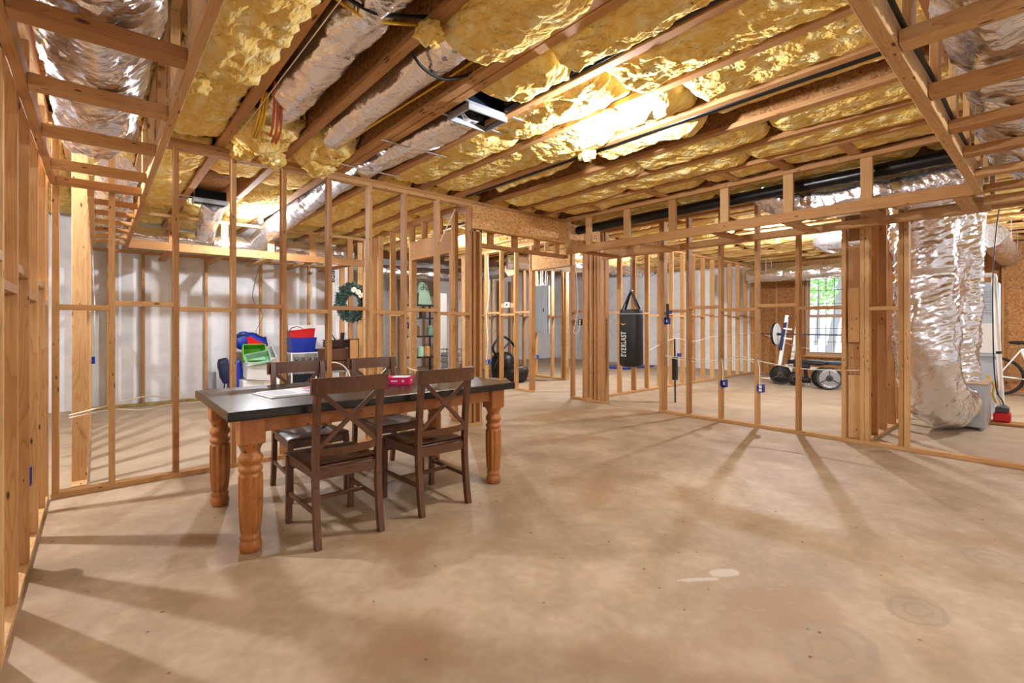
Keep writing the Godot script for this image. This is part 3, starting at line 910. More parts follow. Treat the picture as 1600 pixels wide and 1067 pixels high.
func build_ducts():
	var V = func(x, y, z): return Vector3(x, y, z)
	duct("flexible_duct", "foil duct in the joist bay where orange cables hang", [V.call(1.03, 2.87, 0.5), V.call(1.02, 2.86, -1.5), V.call(1.03, 2.87, -2.6), V.call(1.02, 2.86, -3.4), V.call(1.04, 2.90, -4.0)], 0.135, "", 0.012, [2.45, 3.1])
	duct("flexible_duct", "long straight foil duct crossed by a short black cable", [V.call(1.53, 2.85, 0.8), V.call(1.52, 2.84, -1.0), V.call(1.51, 2.85, -2.6), V.call(1.51, 2.86, -4.1)], 0.115, "", 0.007, [])
	duct("flexible_duct", "foil duct leading from the open square register over the partition", [V.call(2.09, 2.86, -2.85), V.call(2.08, 2.83, -3.3), V.call(2.06, 2.86, -4.2), V.call(2.06, 2.865, -5.0), V.call(2.05, 2.84, -5.8), V.call(1.98, 2.72, -6.8), V.call(1.90, 2.60, -7.6), V.call(1.88, 2.50, -8.1)], 0.125, "", 0.010, [0.45, 2.1, 3.4])
	# left soffit
	duct("flexible_duct", "big foil duct inside the narrow soffit along the side wall", [V.call(0.0, 2.50, 1.2), V.call(0.0, 2.49, -1.0), V.call(0.0, 2.47, -2.2), V.call(0.0, 2.50, -3.2), V.call(0.0, 2.53, -4.0), V.call(-0.02, 2.60, -4.45)], 0.185, "", 0.016, [2.75])
	duct("flexible_duct", "foil duct end drooping above the first soffit rung", [V.call(0.50, 2.86, 0.4), V.call(0.48, 2.84, -0.8), V.call(0.34, 2.80, -1.7), V.call(0.14, 2.79, -2.3), V.call(0.10, 2.84, -2.55)], 0.135, "", 0.014, [])
	# right soffit
	duct("flexible_duct", "foil duct bending up inside the soffit in front of the long partition", [V.call(5.60, 2.72, -2.12), V.call(5.60, 2.62, -2.03), V.call(5.60, 2.51, -1.82), V.call(5.60, 2.485, -1.4), V.call(5.60, 2.48, -0.9), V.call(5.60, 2.485, -0.42)], 0.17, "", 0.012, [0.45, 1.15])
	duct("flexible_duct", "largest foil trunk duct above the wide soffit rungs", [V.call(1.75, 2.535, -0.085), V.call(2.2, 2.53, -0.09), V.call(3.2, 2.54, -0.10), V.call(4.2, 2.53, -0.11), V.call(5.0, 2.53, -0.09), V.call(5.9, 2.53, 0.05)], 0.232, "", 0.018, [1.3, 2.5, 3.6])
	# storage room
	duct("flexible_duct", "foil trunk duct along the back of the storage room", [V.call(0.1, 2.44, -8.2), V.call(1.2, 2.43, -8.2), V.call(2.4, 2.44, -8.2), V.call(3.38, 2.44, -8.2)], 0.125, "", 0.008, [1.2, 1.9])
	duct("flexible_duct", "short foil duct hanging from the blue-edged register", [V.call(1.06, 2.72, -6.72), V.call(1.08, 2.64, -7.05), V.call(1.12, 2.60, -7.5), V.call(1.15, 2.52, -7.95)], 0.115, "", 0.010, [])
	duct("flexible_duct", "foil duct inside the storage room ladder soffit", [V.call(0.12, 2.46, -4.95), V.call(0.12, 2.45, -6.2), V.call(0.12, 2.46, -7.6)], 0.125, "", 0.012, [1.3])
	# gym and hall
	duct("flexible_duct", "foil duct crossing the gym above the window", [V.call(11.9, 2.40, -4.95), V.call(11.9, 2.38, -4.0), V.call(11.9, 2.40, -3.0), V.call(11.9, 2.42, -1.8)], 0.16, "", 0.012, [0.8], 36, [[11.9, 2.39, -4.5, true], [11.9, 2.39, -2.9, true]])
	duct("flexible_duct", "foil duct sloping down from the gym ceiling", [V.call(8.4, 2.62, -1.2), V.call(8.5, 2.58, -2.0), V.call(9.2, 2.66, -2.6), V.call(10.2, 2.7, -2.7)], 0.16, "", 0.014, [])
	duct("flexible_duct", "foil duct over the hall beyond the thermostat", [V.call(6.9, 2.45, -8.0), V.call(6.8, 2.42, -9.2), V.call(6.4, 2.46, -10.2), V.call(5.0, 2.5, -10.6)], 0.15, "", 0.014, [])
	duct("flexible_duct", "foil duct under the hall ceiling beside the gym wall", [V.call(6.3, 2.5, -7.4), V.call(8.0, 2.48, -6.6), V.call(10.0, 2.5, -6.5)], 0.14, "", 0.014, [])
	# mechanical corner
	duct("return_duct", "fat crinkled foil duct curving down into the metal box", [V.call(6.72, 2.72, -0.98), V.call(6.74, 2.2, -0.98), V.call(6.78, 1.6, -0.97), V.call(6.82, 1.05, -0.96), V.call(6.93, 0.66, -0.95), V.call(7.15, 0.40, -0.92), V.call(7.45, 0.31, -0.88), V.call(7.74, 0.30, -0.86)], 0.262, "", 0.022, [0.95], 48)
	duct("supply_duct", "upright crinkled foil duct standing on the metal box", [V.call(8.07, 0.55, -0.83), V.call(8.07, 1.0, -0.83), V.call(8.06, 1.6, -0.82), V.call(8.08, 2.1, -0.80), V.call(8.05, 2.72, -0.80)], 0.185, "", 0.024, [0.05], 48)
	duct("flexible_duct", "foil duct running off above the bicycle", [V.call(9.2, 2.45, -0.62), V.call(10.6, 2.42, -0.6), V.call(12.4, 2.44, -0.62)], 0.15, "", 0.012, [], 36, [[9.8, 2.44, -0.61, false], [11.4, 2.43, -0.61, false]])
	# registers
	for b in [[2.08, 2.735, -2.77, 0.33, 0.24, "open square register hung between the joists beside the lamp"], [1.02, 2.70, -6.70, 0.34, 0.14, "blue-edged register boot in the storage room ceiling"]]:
		var t = thing("register_boot", b[5], "register", V.call(b[0], b[1], b[2]))
		var st = begin()
		for s in [-1, 1]:
			add_box(st, V.call(s * b[3] / 2, 0, 0), V.call(0.014, 0.05, b[4]), 0.001)
			add_box(st, V.call(0, 0, s * b[4] / 2), V.call(b[3] + 0.014, 0.05, 0.014), 0.001)
		obj(t, "frame", st.commit(), M.galv)
		obj(t, "plenum", open_bin(b[3] - 0.02, b[4] - 0.02, 0.12, 1.0, 0.004), M.boot, V.call(0, 0.13, 0), Basis(Vector3.RIGHT, PI))
		for s in [-1, 1]: obj(t, "hanger_strap", cbox(0.72, 0.006, 0.02, 0.0005), M.galv, V.call(0, 0.018, s * (b[4] / 2 + 0.02)))
	# straps across the bay
	for b in [[-3.62, 2.05], [-4.42, 2.02]]:
		var o = obj(self, "duct_strap", cbox(0.62, 0.004, 0.022, 0.0005), M.galv, V.call(b[1], 2.738, b[0]))
		tag(o, "thin metal strap nailed under the joists below a foil duct", "strap", "straps under the joists")
	# black drain pipes
	var pp = obj(self, "drain_pipe", tube(curve([V.call(5.34, 2.615, -4.66), V.call(5.36, 2.63, -2.0), V.call(5.36, 2.64, -0.36)], 0.1), 0.062, 20), M.black_pipe)
	tag(pp, "thick glossy black drain pipe inside the soffit", "pipe")
	pp = obj(self, "gas_pipe", tube(curve([V.call(3.292, 2.755, -4.6), V.call(3.292, 2.758, -1.5), V.call(3.292, 2.755, 1.0)], 0.1), 0.022, 12), M.black_pipe)
	tag(pp, "thin black pipe running along a ceiling joist", "pipe")
	pp = obj(self, "gas_pipe", tube(curve([V.call(2.20, 2.775, -2.6), V.call(2.20, 2.775, -0.5), V.call(2.20, 2.775, 1.0)], 0.1), 0.02, 12), M.black_pipe)
	tag(pp, "thin black pipe beside the glass wool in front of the register", "pipe")
	pp = obj(self, "waste_pipe", tube(curve([V.call(4.1, 2.50, -11.9), V.call(4.12, 1.2, -11.9), V.call(4.12, 0.0, -11.9)], 0.1), 0.05, 16), M.pvc)
	tag(pp, "white plastic pipe standing at the end of the hall", "pipe")

func build_lamps():
	var spots = [[2.735, -2.10, 4.2, "bare bulb in white holder on a joist over the open floor"], [1.63, -6.95, 5.0, "bare bulb in white holder over the storage room"], [8.30, -3.0, 9.0, "bare bulb in white holder over the gym floor"], [-1.10, -4.59, 9.5, "bare bulb in white holder beyond the side wall"], [8.35, -6.85, 8.0, "bare bulb in white holder over the hall behind the gym"], [4.9, -7.2, 5.0, "bare bulb in white holder in the hall by the shelf"], [9.6, 0.9, 9.0, "bare bulb in white holder over the mechanical corner"], [2.735, 2.3, 8.5, "bare bulb in white holder over the empty end of the room"], [-1.9, 0.4, 2.0, "bare bulb in white holder in the side passage"]]
	for s in spots:
		var t = thing("ceiling_bulb", s[3], "light", Vector3(s[0], 2.745, s[1]))
		obj(t, "holder", lathe([[0.02, -0.045], [0.035, -0.04], [0.052, -0.03], [0.058, -0.01], [0.058, 0.0]], 24), M.white)
		var bulb = obj(t, "bulb", lathe([[0.004, -0.172], [0.018, -0.168], [0.028, -0.152], [0.031, -0.134], [0.026, -0.110], [0.016, -0.080], [0.014, -0.045]], 20), M.bulb)
		var o := OmniLight3D.new()
		o.name = "bulb_light"
		o.position = Vector3(0, -0.13, 0)
		o.light_energy = s[2]
		o.light_color = Color(0.96, 0.97, 1.0)
		o.light_size = 0.03
		o.omni_range = 20.0
		o.omni_attenuation = 2.0
		o.shadow_enabled = true
		t.add_child(o)

# ------------------------------------------------------------------ dining table and chairs
func build_dining():
	var t = thing("dining_table", "long farmhouse table with black top and carved turned pine legs", "table", Vector3(1.49, 0, -3.355))
	var top = lum(t, "table_top", Vector3(-0.985, 0.76, 0), Vector3(0.985, 0.76, 0), Vector3(0, 0, 1), 1.10, 0.05, M.table_top, 0.006)
	for s in [-1, 1]:
		lum(t, "apron", Vector3(-0.80, 0.69, s * 0.455), Vector3(0.80, 0.69, s * 0.455), Vector3(0, 1, 0), 0.085, 0.025, M.table_pine)
		lum(t, "apron", Vector3(s * 0.875, 0.69, -0.39), Vector3(s * 0.875, 0.69, 0.39), Vector3(0, 1, 0), 0.085, 0.025, M.table_pine)
	var prof = [[0.040, 0.0], [0.052, 0.006], [0.057, 0.03], [0.055, 0.052], [0.048, 0.060], [0.050, 0.066], [0.054, 0.078], [0.050, 0.09], [0.047, 0.096]]
	for i in 15: prof.append([0.049 + 0.013 * sin(PI * pow(i / 14.0, 0.75) * 0.62), 0.105 + 0.305 * i / 14.0])
	prof += [[0.060, 0.418], [0.053, 0.426], [0.052, 0.432], [0.060, 0.442], [0.061, 0.455], [0.052, 0.466], [0.048, 0.474], [0.052, 0.484], [0.061, 0.498], [0.062, 0.512], [0.054, 0.528], [0.047, 0.540], [0.050, 0.560], [0.062, 0.585], [0.066, 0.600]]
	var leg_mesh = lathe(prof, 48, 0.009, 0.10, 0.415, 10)
	for x in [-0.855, 0.855]:
		for z in [-0.435, 0.435]:
			var l = obj(t, "leg", leg_mesh, M.table_pine, Vector3(x, 0, z))
			obj(l, "leg_block", cbox(0.125, 0.145, 0.125, 0.006), M.table_pine, Vector3(0, 0.662, 0))
	var c = make_chair("wooden cross-back chair whose back covers the open newspaper")
	c.position = Vector3(1.10, 0, -2.945)
	for s in [["wooden cross-back chair standing near the turned table end leg", 1.755, -2.965, 0.02], ["wooden cross-back chair across the table with its back to the plastic bins", 1.205, -3.715, PI], ["wooden cross-back chair across the table behind the pink box", 1.845, -3.725, PI + 0.02]]:
		var d = c.duplicate()
		d.name = numbered("dining_chair")
		add_child(d)
		d.position = Vector3(s[1], 0, s[2])
		d.rotation.y = s[3]
		d.set_meta("label", s[0])
	# things on the table
	var n = thing("newspaper", "open printed newspaper lying on the black table top", "newspaper", Vector3(0.99, 0.785, -3.33), 0.12)
	obj(n, "page", cbox(0.42, 0.006, 0.30, 0.001), M.paper, Vector3(0, 0.004, 0))
	obj(n, "page", cbox(0.40, 0.005, 0.29, 0.001), M.paper, Vector3(0.012, 0.0105, -0.004), Basis(Vector3.UP, 0.03))
	var ink = mat(Color(0.62, 0.64, 0.72), 0.7)
	for i in 8: obj(n, "print_line", cbox(0.15, 0.0006, 0.008, 0.0001), ink, Vector3(-0.10, 0.0135, -0.11 + 0.03 * i))
	obj(n, "printed_picture", cbox(0.14, 0.0006, 0.10, 0.0001), ink, Vector3(0.11, 0.0135, 0.05))
	obj(n, "printed_picture", cbox(0.08, 0.0006, 0.06, 0.0001), mat(Color(0.85, 0.30, 0.42), 0.7), Vector3(0.13, 0.0135, -0.08))
	var k = thing("pink_box", "bright pink and white carton on the black table top", "box", Vector3(1.74, 0.785, -3.32), -0.72)
	obj(k, "carton", cbox(0.19, 0.055, 0.13, 0.001), M.pink, Vector3(0, 0.028, 0))
	obj(k, "lid_print", cbox(0.12, 0.002, 0.131, 0.0004), M.paper, Vector3(0.02, 0.0555, 0))
	for s in [-1, 1]:
		obj(k, "printed_mark", cbox(0.05, 0.010, 0.0006, 0.0001), M.paper, Vector3(-0.02, 0.028, s * 0.0653))
		obj(k, "printed_mark", cbox(0.016, 0.016, 0.0006, 0.0001), M.paper, Vector3(0.045, 0.028, s * 0.0653))
		obj(k, "printed_mark", cbox(0.0006, 0.014, 0.05, 0.0001), M.paper, Vector3(s * 0.0953, 0.030, 0))

func make_chair(label):
	var t = thing("dining_chair", label, "chair", Vector3.ZERO, 0.0, "cross-back chairs at the dining table")
	var m = M.chair
	# seat with a hollow, front towards -z
	var rows = []
	for i in 15:
		var z := -0.235 + 0.45 * i / 14.0
		var row = []
		for q in 17:
			var u := -1.0 + 2.0 * q / 16.0
			var hw := 0.222 - 0.022 * i / 14.0
			var hollow := 0.012 * exp(-pow((absf(u) - 0.42) / 0.34, 2.0)) * smoothstep(0.0, 0.35, i / 14.0) * smoothstep(1.0, 0.8, i / 14.0)
			var edge := 0.008 * smoothstep(0.88, 1.0, absf(u)) + 0.008 * smoothstep(2.0, 0.0, float(i))
			row.append(Vector3(u * hw, 0.452 - hollow - edge, z))
		rows.append(row)
	var seat = obj(t, "seat", grid(rows, false, true), m)
	obj(seat, "seat_underside", cbox(0.42, 0.02, 0.445, 0.004), m, Vector3(0, 0.432, -0.01))
	for s in [-1, 1]:
		lum(t, "apron", Vector3(s * 0.195, 0.40, -0.20), Vector3(s * 0.183, 0.40, 0.20), Vector3(0, 1, 0), 0.05, 0.02, m)
		lum(t, "leg", Vector3(s * 0.198, 0.0, -0.222), Vector3(s * 0.198, 0.424, -0.212), Vector3(1, 0, 0), 0.036, 0.036, m, 0.004)
		# rear leg and back post in one curved piece
		var poly := PackedVector2Array()
		var pts = []
		for i in 13:
			var y := 0.94 * i / 12.0
			var z := 0.222 + 0.045 * pow(clampf((0.42 - y) / 0.42, 0, 1), 1.8) + 0.055 * pow(clampf((y - 0.45) / 0.5, 0, 1), 1.5)
			pts.append([y, z])
		for p in pts: poly.append(Vector2(p[1] - 0.019, p[0]))
		pts.reverse()
		for p in pts: poly.append(Vector2(p[1] + 0.019, p[0]))
		obj(t, "leg", prism(poly, 0.034), m, Vector3(s * 0.185, 0, 0), Basis(Vector3.UP, -PI / 2))
		lum(t, "stretcher", Vector3(s * 0.197, 0.19, -0.20), Vector3(s * 0.187, 0.19, 0.225), Vector3(0, 1, 0), 0.026, 0.018, m)
	lum(t, "apron", Vector3(-0.18, 0.40, -0.212), Vector3(0.18, 0.40, -0.212), Vector3(0, 1, 0), 0.05, 0.02, m)
	lum(t, "apron", Vector3(-0.17, 0.40, 0.222), Vector3(0.17, 0.40, 0.222), Vector3(0, 1, 0), 0.06, 0.022, m)
	lum(t, "stretcher", Vector3(-0.19, 0.19, 0.0), Vector3(0.19, 0.19, 0.0), Vector3(0, 1, 0), 0.026, 0.018, m)
	# curved crest rail and lower back rail
	for r in [[0.855, 0.945, 0.225, 0.272, "crest_rail", 0.022], [0.505, 0.545, 0.17, 0.232, "back_rail", 0.02]]:
		var cr = []
		for i in 21:
			var u := -1.0 + 2.0 * i / 20.0
			var z: float = r[3] + 0.030 * (1.0 - u * u) - 0.004
			var x: float = u * r[2]
			var h: float = r[5] / 2
			cr.append([Vector3(x, r[0], z - h), Vector3(x, r[1], z - h + 0.006), Vector3(x, r[1], z + h + 0.006), Vector3(x, r[0], z + h)])
		var st = begin()
		for i in 20:
			for e in 4:
				var a: Vector3 = cr[i][e]
				var b: Vector3 = cr[i][(e + 1) % 4]
				var mid = (a + b) / 2 - (cr[i][0] + cr[i][2]) / 2
				quad(st, a, b, cr[i + 1][(e + 1) % 4], cr[i + 1][e], (b - a).cross(cr[i + 1][e] - a).normalized() * signf((b - a).cross(cr[i + 1][e] - a).dot(mid)))
		for i in [0, 20]: quad(st, cr[i][0], cr[i][1], cr[i][2], cr[i][3], Vector3(-1 if i == 0 else 1, 0, 0))
		obj(t, r[4], st.commit(), m)
	for s in [-1, 1]: lum(t, "cross_bar", Vector3(s * 0.175, 0.545, 0.235), Vector3(-s * 0.175, 0.865, 0.275 + 0.003 * s), Vector3(0, 0, 1), 0.016, 0.026, m)
	return t

# ------------------------------------------------------------------ storage room
func open_bin(w: float, d: float, h: float, taper = 0.85, t = 0.006) -> Mesh:
	var st = begin()
	var o = []
	var inn = []
	for e in [[-1, -1], [1, -1], [1, 1], [-1, 1]]:
		o.append([Vector3(e[0] * w / 2 * taper, 0, e[1] * d / 2 * taper), Vector3(e[0] * w / 2, h, e[1] * d / 2)])
		inn.append([Vector3(e[0] * (w / 2 * taper - t), t, e[1] * (d / 2 * taper - t)), Vector3(e[0] * (w / 2 - t), h, e[1] * (d / 2 - t))])
	for i in 4:
		var j := (i + 1) % 4
		var n: Vector3 = (o[i][1] + o[j][1]) / 2
		n = Vector3(n.x, 0, n.z).normalized()
		quad(st, o[i][0], o[j][0], o[j][1], o[i][1], n)
		quad(st, inn[i][0], inn[j][0], inn[j][1], inn[i][1], -n)
		quad(st, o[i][1], o[j][1], inn[j][1], inn[i][1], Vector3.UP)
	quad(st, o[0][0], o[1][0], o[2][0], o[3][0], Vector3.DOWN)
	quad(st, inn[0][0], inn[1][0], inn[2][0], inn[3][0], Vector3.UP)
	return st.commit()

func rim(parent, w, d, h, m, s = 0.012):
	var st = begin()
	for k in [-1, 1]:
		add_box(st, Vector3(0, h, k * d / 2), Vector3(w + s, s, s), 0.002)
		add_box(st, Vector3(k * w / 2, h, 0), Vector3(s, s, d + s), 0.002)
	return obj(parent, "rim", st.commit(), m)

# tub, crate or lattice basket; slots: rows of raised bars on the outside
func tub(called, label, category, w, d, h, m, at, basis = Basis(), bars = 0, taper = 0.86):
	var t = thing(called, label, category, at)
	t.transform = Transform3D(basis, at)
	obj(t, "shell", open_bin(w, d, h, taper), m)
	rim(t, w, d, h, m)
	if bars > 0:
		var st = begin()
		for s in [-1, 1]:
			for i in bars:
				var u: float = -0.5 + (i + 0.5) / bars
				var k: float = lerpf(taper, 1.0, 0.5)
				add_box(st, Vector3(u * w * k, h / 2, s * d / 2 * k), Vector3(0.006, h * 0.8, 0.012), 0.001)
			for j in 3: add_box(st, Vector3(0, h * (0.25 + 0.25 * j), s * d / 2 * lerpf(taper, 1.0, 0.25 + 0.25 * j)), Vector3(w * 0.9, 0.006, 0.012), 0.001)
		obj(t, "lattice", st.commit(), m)
	return t

func wicker_basket(label, w, d, h, at, m):
	var t = thing("wicker_basket", label, "basket", at)
	obj(t, "liner", open_bin(w - 0.02, d - 0.02, h - 0.01, 0.97), M.wicker_dark)
	var n := int(h / 0.022)
	for j in n:
		var st = begin()
		var y := 0.012 + j * 0.022
		for s in [-1, 1]:
			var q := int(w / 0.035)
			for i in q: add_box(st, Vector3(-w / 2 + (i + 0.5) * w / q, y, s * (d / 2 + (0.004 if (i + j) % 2 else -0.002))), Vector3(w / q * 1.02, 0.018, 0.010), 0.003)
			q = int(d / 0.035)
			for i in q: add_box(st, Vector3(s * (w / 2 + (0.004 if (i + j) % 2 else -0.002)), y, -d / 2 + (i + 0.5) * d / q), Vector3(0.010, 0.018, d / q * 1.02), 0.003)
		obj(t, "woven_strand", st.commit(), m)
	rim(t, w, d, h, m, 0.02)
	return t

func soft_bag(w, h, d, sd, sq = 0.35) -> ArrayMesh:
	var rows = []
	for i in 15:
		var v := PI * i / 14.0
		var row = []
		for s in 24:
			var u := TAU * s / 24.0
			var p := Vector3(pow(absf(cos(u)), sq) * signf(cos(u)) * pow(sin(v), sq), cos(v), pow(absf(sin(u)), sq) * signf(sin(u)) * pow(sin(v), sq))
			var k := 1.0 + 0.10 * noise.get_noise_3dv(p * 1.6 + Vector3(sd, 0, 0))
			row.append(Vector3(p.x * w / 2, p.y * h / 2, p.z * d / 2) * k)
		rows.append(row)
	return grid(rows, true, true)

func build_storage():
	var tilt = func(x, z): return Basis(Vector3.RIGHT, x) * Basis(Vector3.BACK, z)
	# low white cabinet with the heap of bins
	var c = thing("white_cabinet", "low white cabinet under the heap of plastic bins", "cabinet", Vector3(1.98, 0, -8.52))
	obj(c, "body", cbox(0.56, 0.36, 0.42, 0.004), M.white, Vector3(0, 0.18, 0))
	for s in [-1, 1]:
		var dr = obj(c, "door", cbox(0.265, 0.32, 0.016, 0.003), M.white, Vector3(s * 0.138, 0.18, 0.218))
		obj(dr, "knob", lathe([[0.003, 0.0], [0.006, 0.012], [0.011, 0.02], [0.0, 0.026]], 12), M.steel, Vector3(-s * 0.1, 0.05, 0.008), Basis(Vector3.RIGHT, PI / 2))
	tub("storage_bin", "frosted plastic bin holding the mint basket", "bin", 0.40, 0.30, 0.27, M.clear, Vector3(1.91, 0.375, -8.38), tilt.call(0.10, -0.12), 0, 0.84)
	tub("plastic_basket", "pale mint lattice basket tipped in the frosted bin", "basket", 0.34, 0.24, 0.11, M.mint, Vector3(1.93, 0.63, -8.33), tilt.call(0.75, 0.28), 9)
	tub("plastic_basket", "lime green plastic basket lying on its side", "basket", 0.32, 0.26, 0.17, M.lime, Vector3(1.87, 0.74, -8.52), tilt.call(1.25, -0.04), 7)
	tub("storage_bin", "white plastic bin tipped against the lime basket", "bin", 0.24, 0.34, 0.20, M.white, Vector3(2.17, 0.60, -8.52), tilt.call(0.55, 0.55), 0)
	var lid = obj(self, "bin_lid", cbox(0.26, 0.015, 0.22, 0.006), M.red, Vector3(1.95, 0.93, -8.62), tilt.call(1.1, -0.25))
	tag(lid, "red plastic lid stuck behind the lime basket", "lid")
	var b = thing("tote_bag", "royal blue cooler bag with dark edging on top of the heap", "bag", Vector3(1.90, 0.93, -8.75))
	obj(b, "body", soft_bag(0.46, 0.30, 0.22, 1.0), M.blue, Vector3(0, 0, 0), Basis(Vector3.BACK, -0.35))
	wire(b, "strap", [Vector3(-0.2, 0.02, 0.1), Vector3(-0.24, 0.12, 0.08), Vector3(-0.12, 0.14, 0.1), Vector3(-0.05, 0.1, 0.11)], 0.012, M.navy)
	obj(b, "edging", tube(curve([Vector3(-0.2, 0.1, 0.1), Vector3(0.02, 0.165, 0.08), Vector3(0.21, 0.02, 0.09), Vector3(0.23, -0.06, 0.09)], 0.03), 0.010, 6), M.navy)
	var n = thing("folding_chair_bag", "navy and blue camp chair folded beside the white cabinet", "camp chair", Vector3(1.60, 0, -8.68))
	obj(n, "cover", soft_bag(0.20, 0.62, 0.22, 4.0), M.blue, Vector3(0.06, 0.36, 0))
	obj(n, "back_fabric", soft_bag(0.16, 0.40, 0.20, 8.0), M.navy, Vector3(-0.08, 0.50, 0), Basis(Vector3.BACK, 0.2))
	for i in 3: obj(n, "leg", tube([Vector3(-0.12 + 0.09 * i, 0.0, 0.06), Vector3(-0.05 + 0.05 * i, 0.7, 0.02)], 0.009, 8), M.black)
	obj(n, "strap", tube(curve([Vector3(-0.05, 0.66, 0.1), Vector3(0.0, 0.5, 0.14), Vector3(-0.03, 0.35, 0.13)], 0.04), 0.008, 6), M.grey_soft)
	var brd = obj(self, "leaning_board", cbox(0.10, 0.46, 0.02), M.grey_soft, Vector3(1.40, 0.24, -8.95), tilt.call(-0.08, 0.0))
	tag(brd, "narrow grey board leaning beside the camp chair", "board")
	# white cart with blue bin and red basket
	var k = thing("white_cart", "white open shelf cart under the blue bin", "cart", Vector3(2.74, 0, -8.72))
	for x in [-0.26, 0.26]:
		for z in [-0.18, 0.18]: lum(k, "post", Vector3(x, 0, z), Vector3(x, 0.75, z), Vector3(1, 0, 0), 0.025, 0.025, M.white)
	for y in [0.12, 0.44, 0.74]: obj(k, "shelf", cbox(0.55, 0.022, 0.39, 0.003), M.white, Vector3(0, y, 0))
	for x in [-0.16, -0.05, 0.06, 0.17]:
		var j = thing("glass_jar", "dark glass jar on the white cart's middle shelf", "jar", Vector3(2.74 + x, 0.452, -8.62), 0.0, "jars on the white cart")
		obj(j, "body", lathe([[0.035, 0.0], [0.04, 0.01], [0.04, 0.13], [0.028, 0.16], [0.028, 0.18]], 16), M.iron)
		obj(j, "lid", lathe([[0.03, 0.181], [0.032, 0.185], [0.032, 0.20], [0.0, 0.202]], 16), M.steel)
	var ap = thing("toaster_oven", "black toaster oven on the white cart's low shelf", "oven", Vector3(2.74, 0.133, -8.68))
	obj(ap, "body", cbox(0.42, 0.22, 0.28, 0.012), M.black, Vector3(0, 0.115, 0))
	obj(ap, "door", cbox(0.30, 0.16, 0.01, 0.002), M.boot, Vector3(-0.04, 0.115, 0.143))
	for i in 3: obj(ap, "knob", lathe([[0.016, 0], [0.014, 0.015], [0.0, 0.016]], 12), M.steel, Vector3(0.165, 0.06 + 0.055 * i, 0.14), Basis(Vector3.RIGHT, PI / 2))
	tub("storage_bin", "bright blue plastic bin on the white cart", "bin", 0.42, 0.32, 0.25, M.blue, Vector3(2.68, 0.752, -8.68), Basis(), 12)
	var rb = tub("plastic_basket", "red plastic basket nested in the blue bin", "basket", 0.41, 0.30, 0.15, M.red, Vector3(2.68, 0.985, -8.68), Basis(Vector3.BACK, 0.12), 0)
	wire(rb, "handle", [Vector3(-0.19, 0.14, 0), Vector3(-0.14, 0.20, 0), Vector3(-0.04, 0.215, 0), Vector3(0.05, 0.17, 0)], 0.007, M.black)
	var wb = obj(self, "whiteboard", cbox(0.68, 0.92, 0.02), M.white, Vector3(2.90, 0.76, -9.02))
	tag(wb, "white panel leaning on the studs behind the blue bin", "panel")
	obj(wb, "support_leg", cbox(0.03, 0.32, 0.02), M.white, Vector3(0.2, -0.60, 0))
	obj(wb, "support_leg", cbox(0.03, 0.32, 0.02), M.white, Vector3(-0.2, -0.60, 0))
	var tp = obj(self, "blue_tarp", soft_bag(0.22, 0.05, 0.22, 3.0), M.blue, Vector3(2.97, 0.775, -8.70))
	tag(tp, "folded blue tarp beside the blue bin", "tarp")
	# wicker baskets on a grey bench
	var g = thing("grey_bench", "grey wooden bench under the wicker baskets", "bench", Vector3(3.16, 0, -8.36))
	obj(g, "seat", cbox(0.50, 0.03, 0.36, 0.004), M.grey_soft, Vector3(0, 0.42, 0))
	for x in [-0.22, 0.22]:
		for z in [-0.14, 0.14]: lum(g, "leg", Vector3(x, 0, z), Vector3(x, 0.405, z), Vector3(1, 0, 0), 0.035, 0.035, M.grey_soft)
	wicker_basket("low wicker basket at the bottom of the basket stack", 0.44, 0.30, 0.15, Vector3(3.15, 0.436, -8.36), M.wicker)
	wicker_basket("wide wicker basket with handle slot in the middle of the stack", 0.46, 0.32, 0.19, Vector3(3.14, 0.612, -8.36), M.wicker)
	wicker_basket("dark wicker basket full of books at the top of the stack", 0.38, 0.28, 0.13, Vector3(3.18, 0.826, -8.36), M.wicker_dark)
	for q in [[3.08, 0.5, M.paper, "white book leaning in the top wicker basket"], [3.15, 0.62, M.wicker, "brown book leaning in the top wicker basket"], [3.29, -0.1, M.wicker_dark, "dark brown book standing in the top wicker basket"]]:
		var bk = thing("book", q[3], "book", Vector3(q[0], 0.97, -8.36))
		bk.rotation.z = q[1]
		obj(bk, "cover", cbox(0.035, 0.24, 0.17, 0.002), q[2])
		obj(bk, "pages", cbox(0.026, 0.232, 0.166, 0.001), M.paper, Vector3(0, 0.006, 0.004))
	var ck = thing("cork_board", "small cork board with dark frame leaning by the baskets", "board", Vector3(3.34, 0.80, -8.0))
	obj(ck, "cork", cbox(0.15, 0.34, 0.012, 0.001), M.cork)
	var fr = begin()
	for s in [-1, 1]:
		add_box(fr, Vector3(s * 0.08, 0, 0.002), Vector3(0.012, 0.37, 0.02), 0.002)
		add_box(fr, Vector3(0, s * 0.18, 0.002), Vector3(0.17, 0.012, 0.02), 0.002)
	obj(ck, "frame", fr.commit(), M.black)
	obj(ck, "easel_leg", tube([Vector3(0, -0.16, -0.02), Vector3(0, -0.80, -0.10)], 0.012, 8), M.wicker)
	obj(ck, "easel_leg", tube([Vector3(0.06, -0.16, 0.0), Vector3(0.07, -0.80, 0.06)], 0.012, 8), M.wicker)
	obj(ck, "easel_leg", tube([Vector3(-0.06, -0.16, 0.0), Vector3(-0.07, -0.80, 0.06)], 0.012, 8), M.wicker)
	var hp = thing("hula_hoop", "cream plastic hoop leaning against the grey bench", "hoop", Vector3(3.02, 0.30, -8.10))
	var ring = []
	for i in 41: ring.append(Vector3(cos(TAU * i / 40.0) * 0.29, sin(TAU * i / 40.0) * 0.29, 0.0))
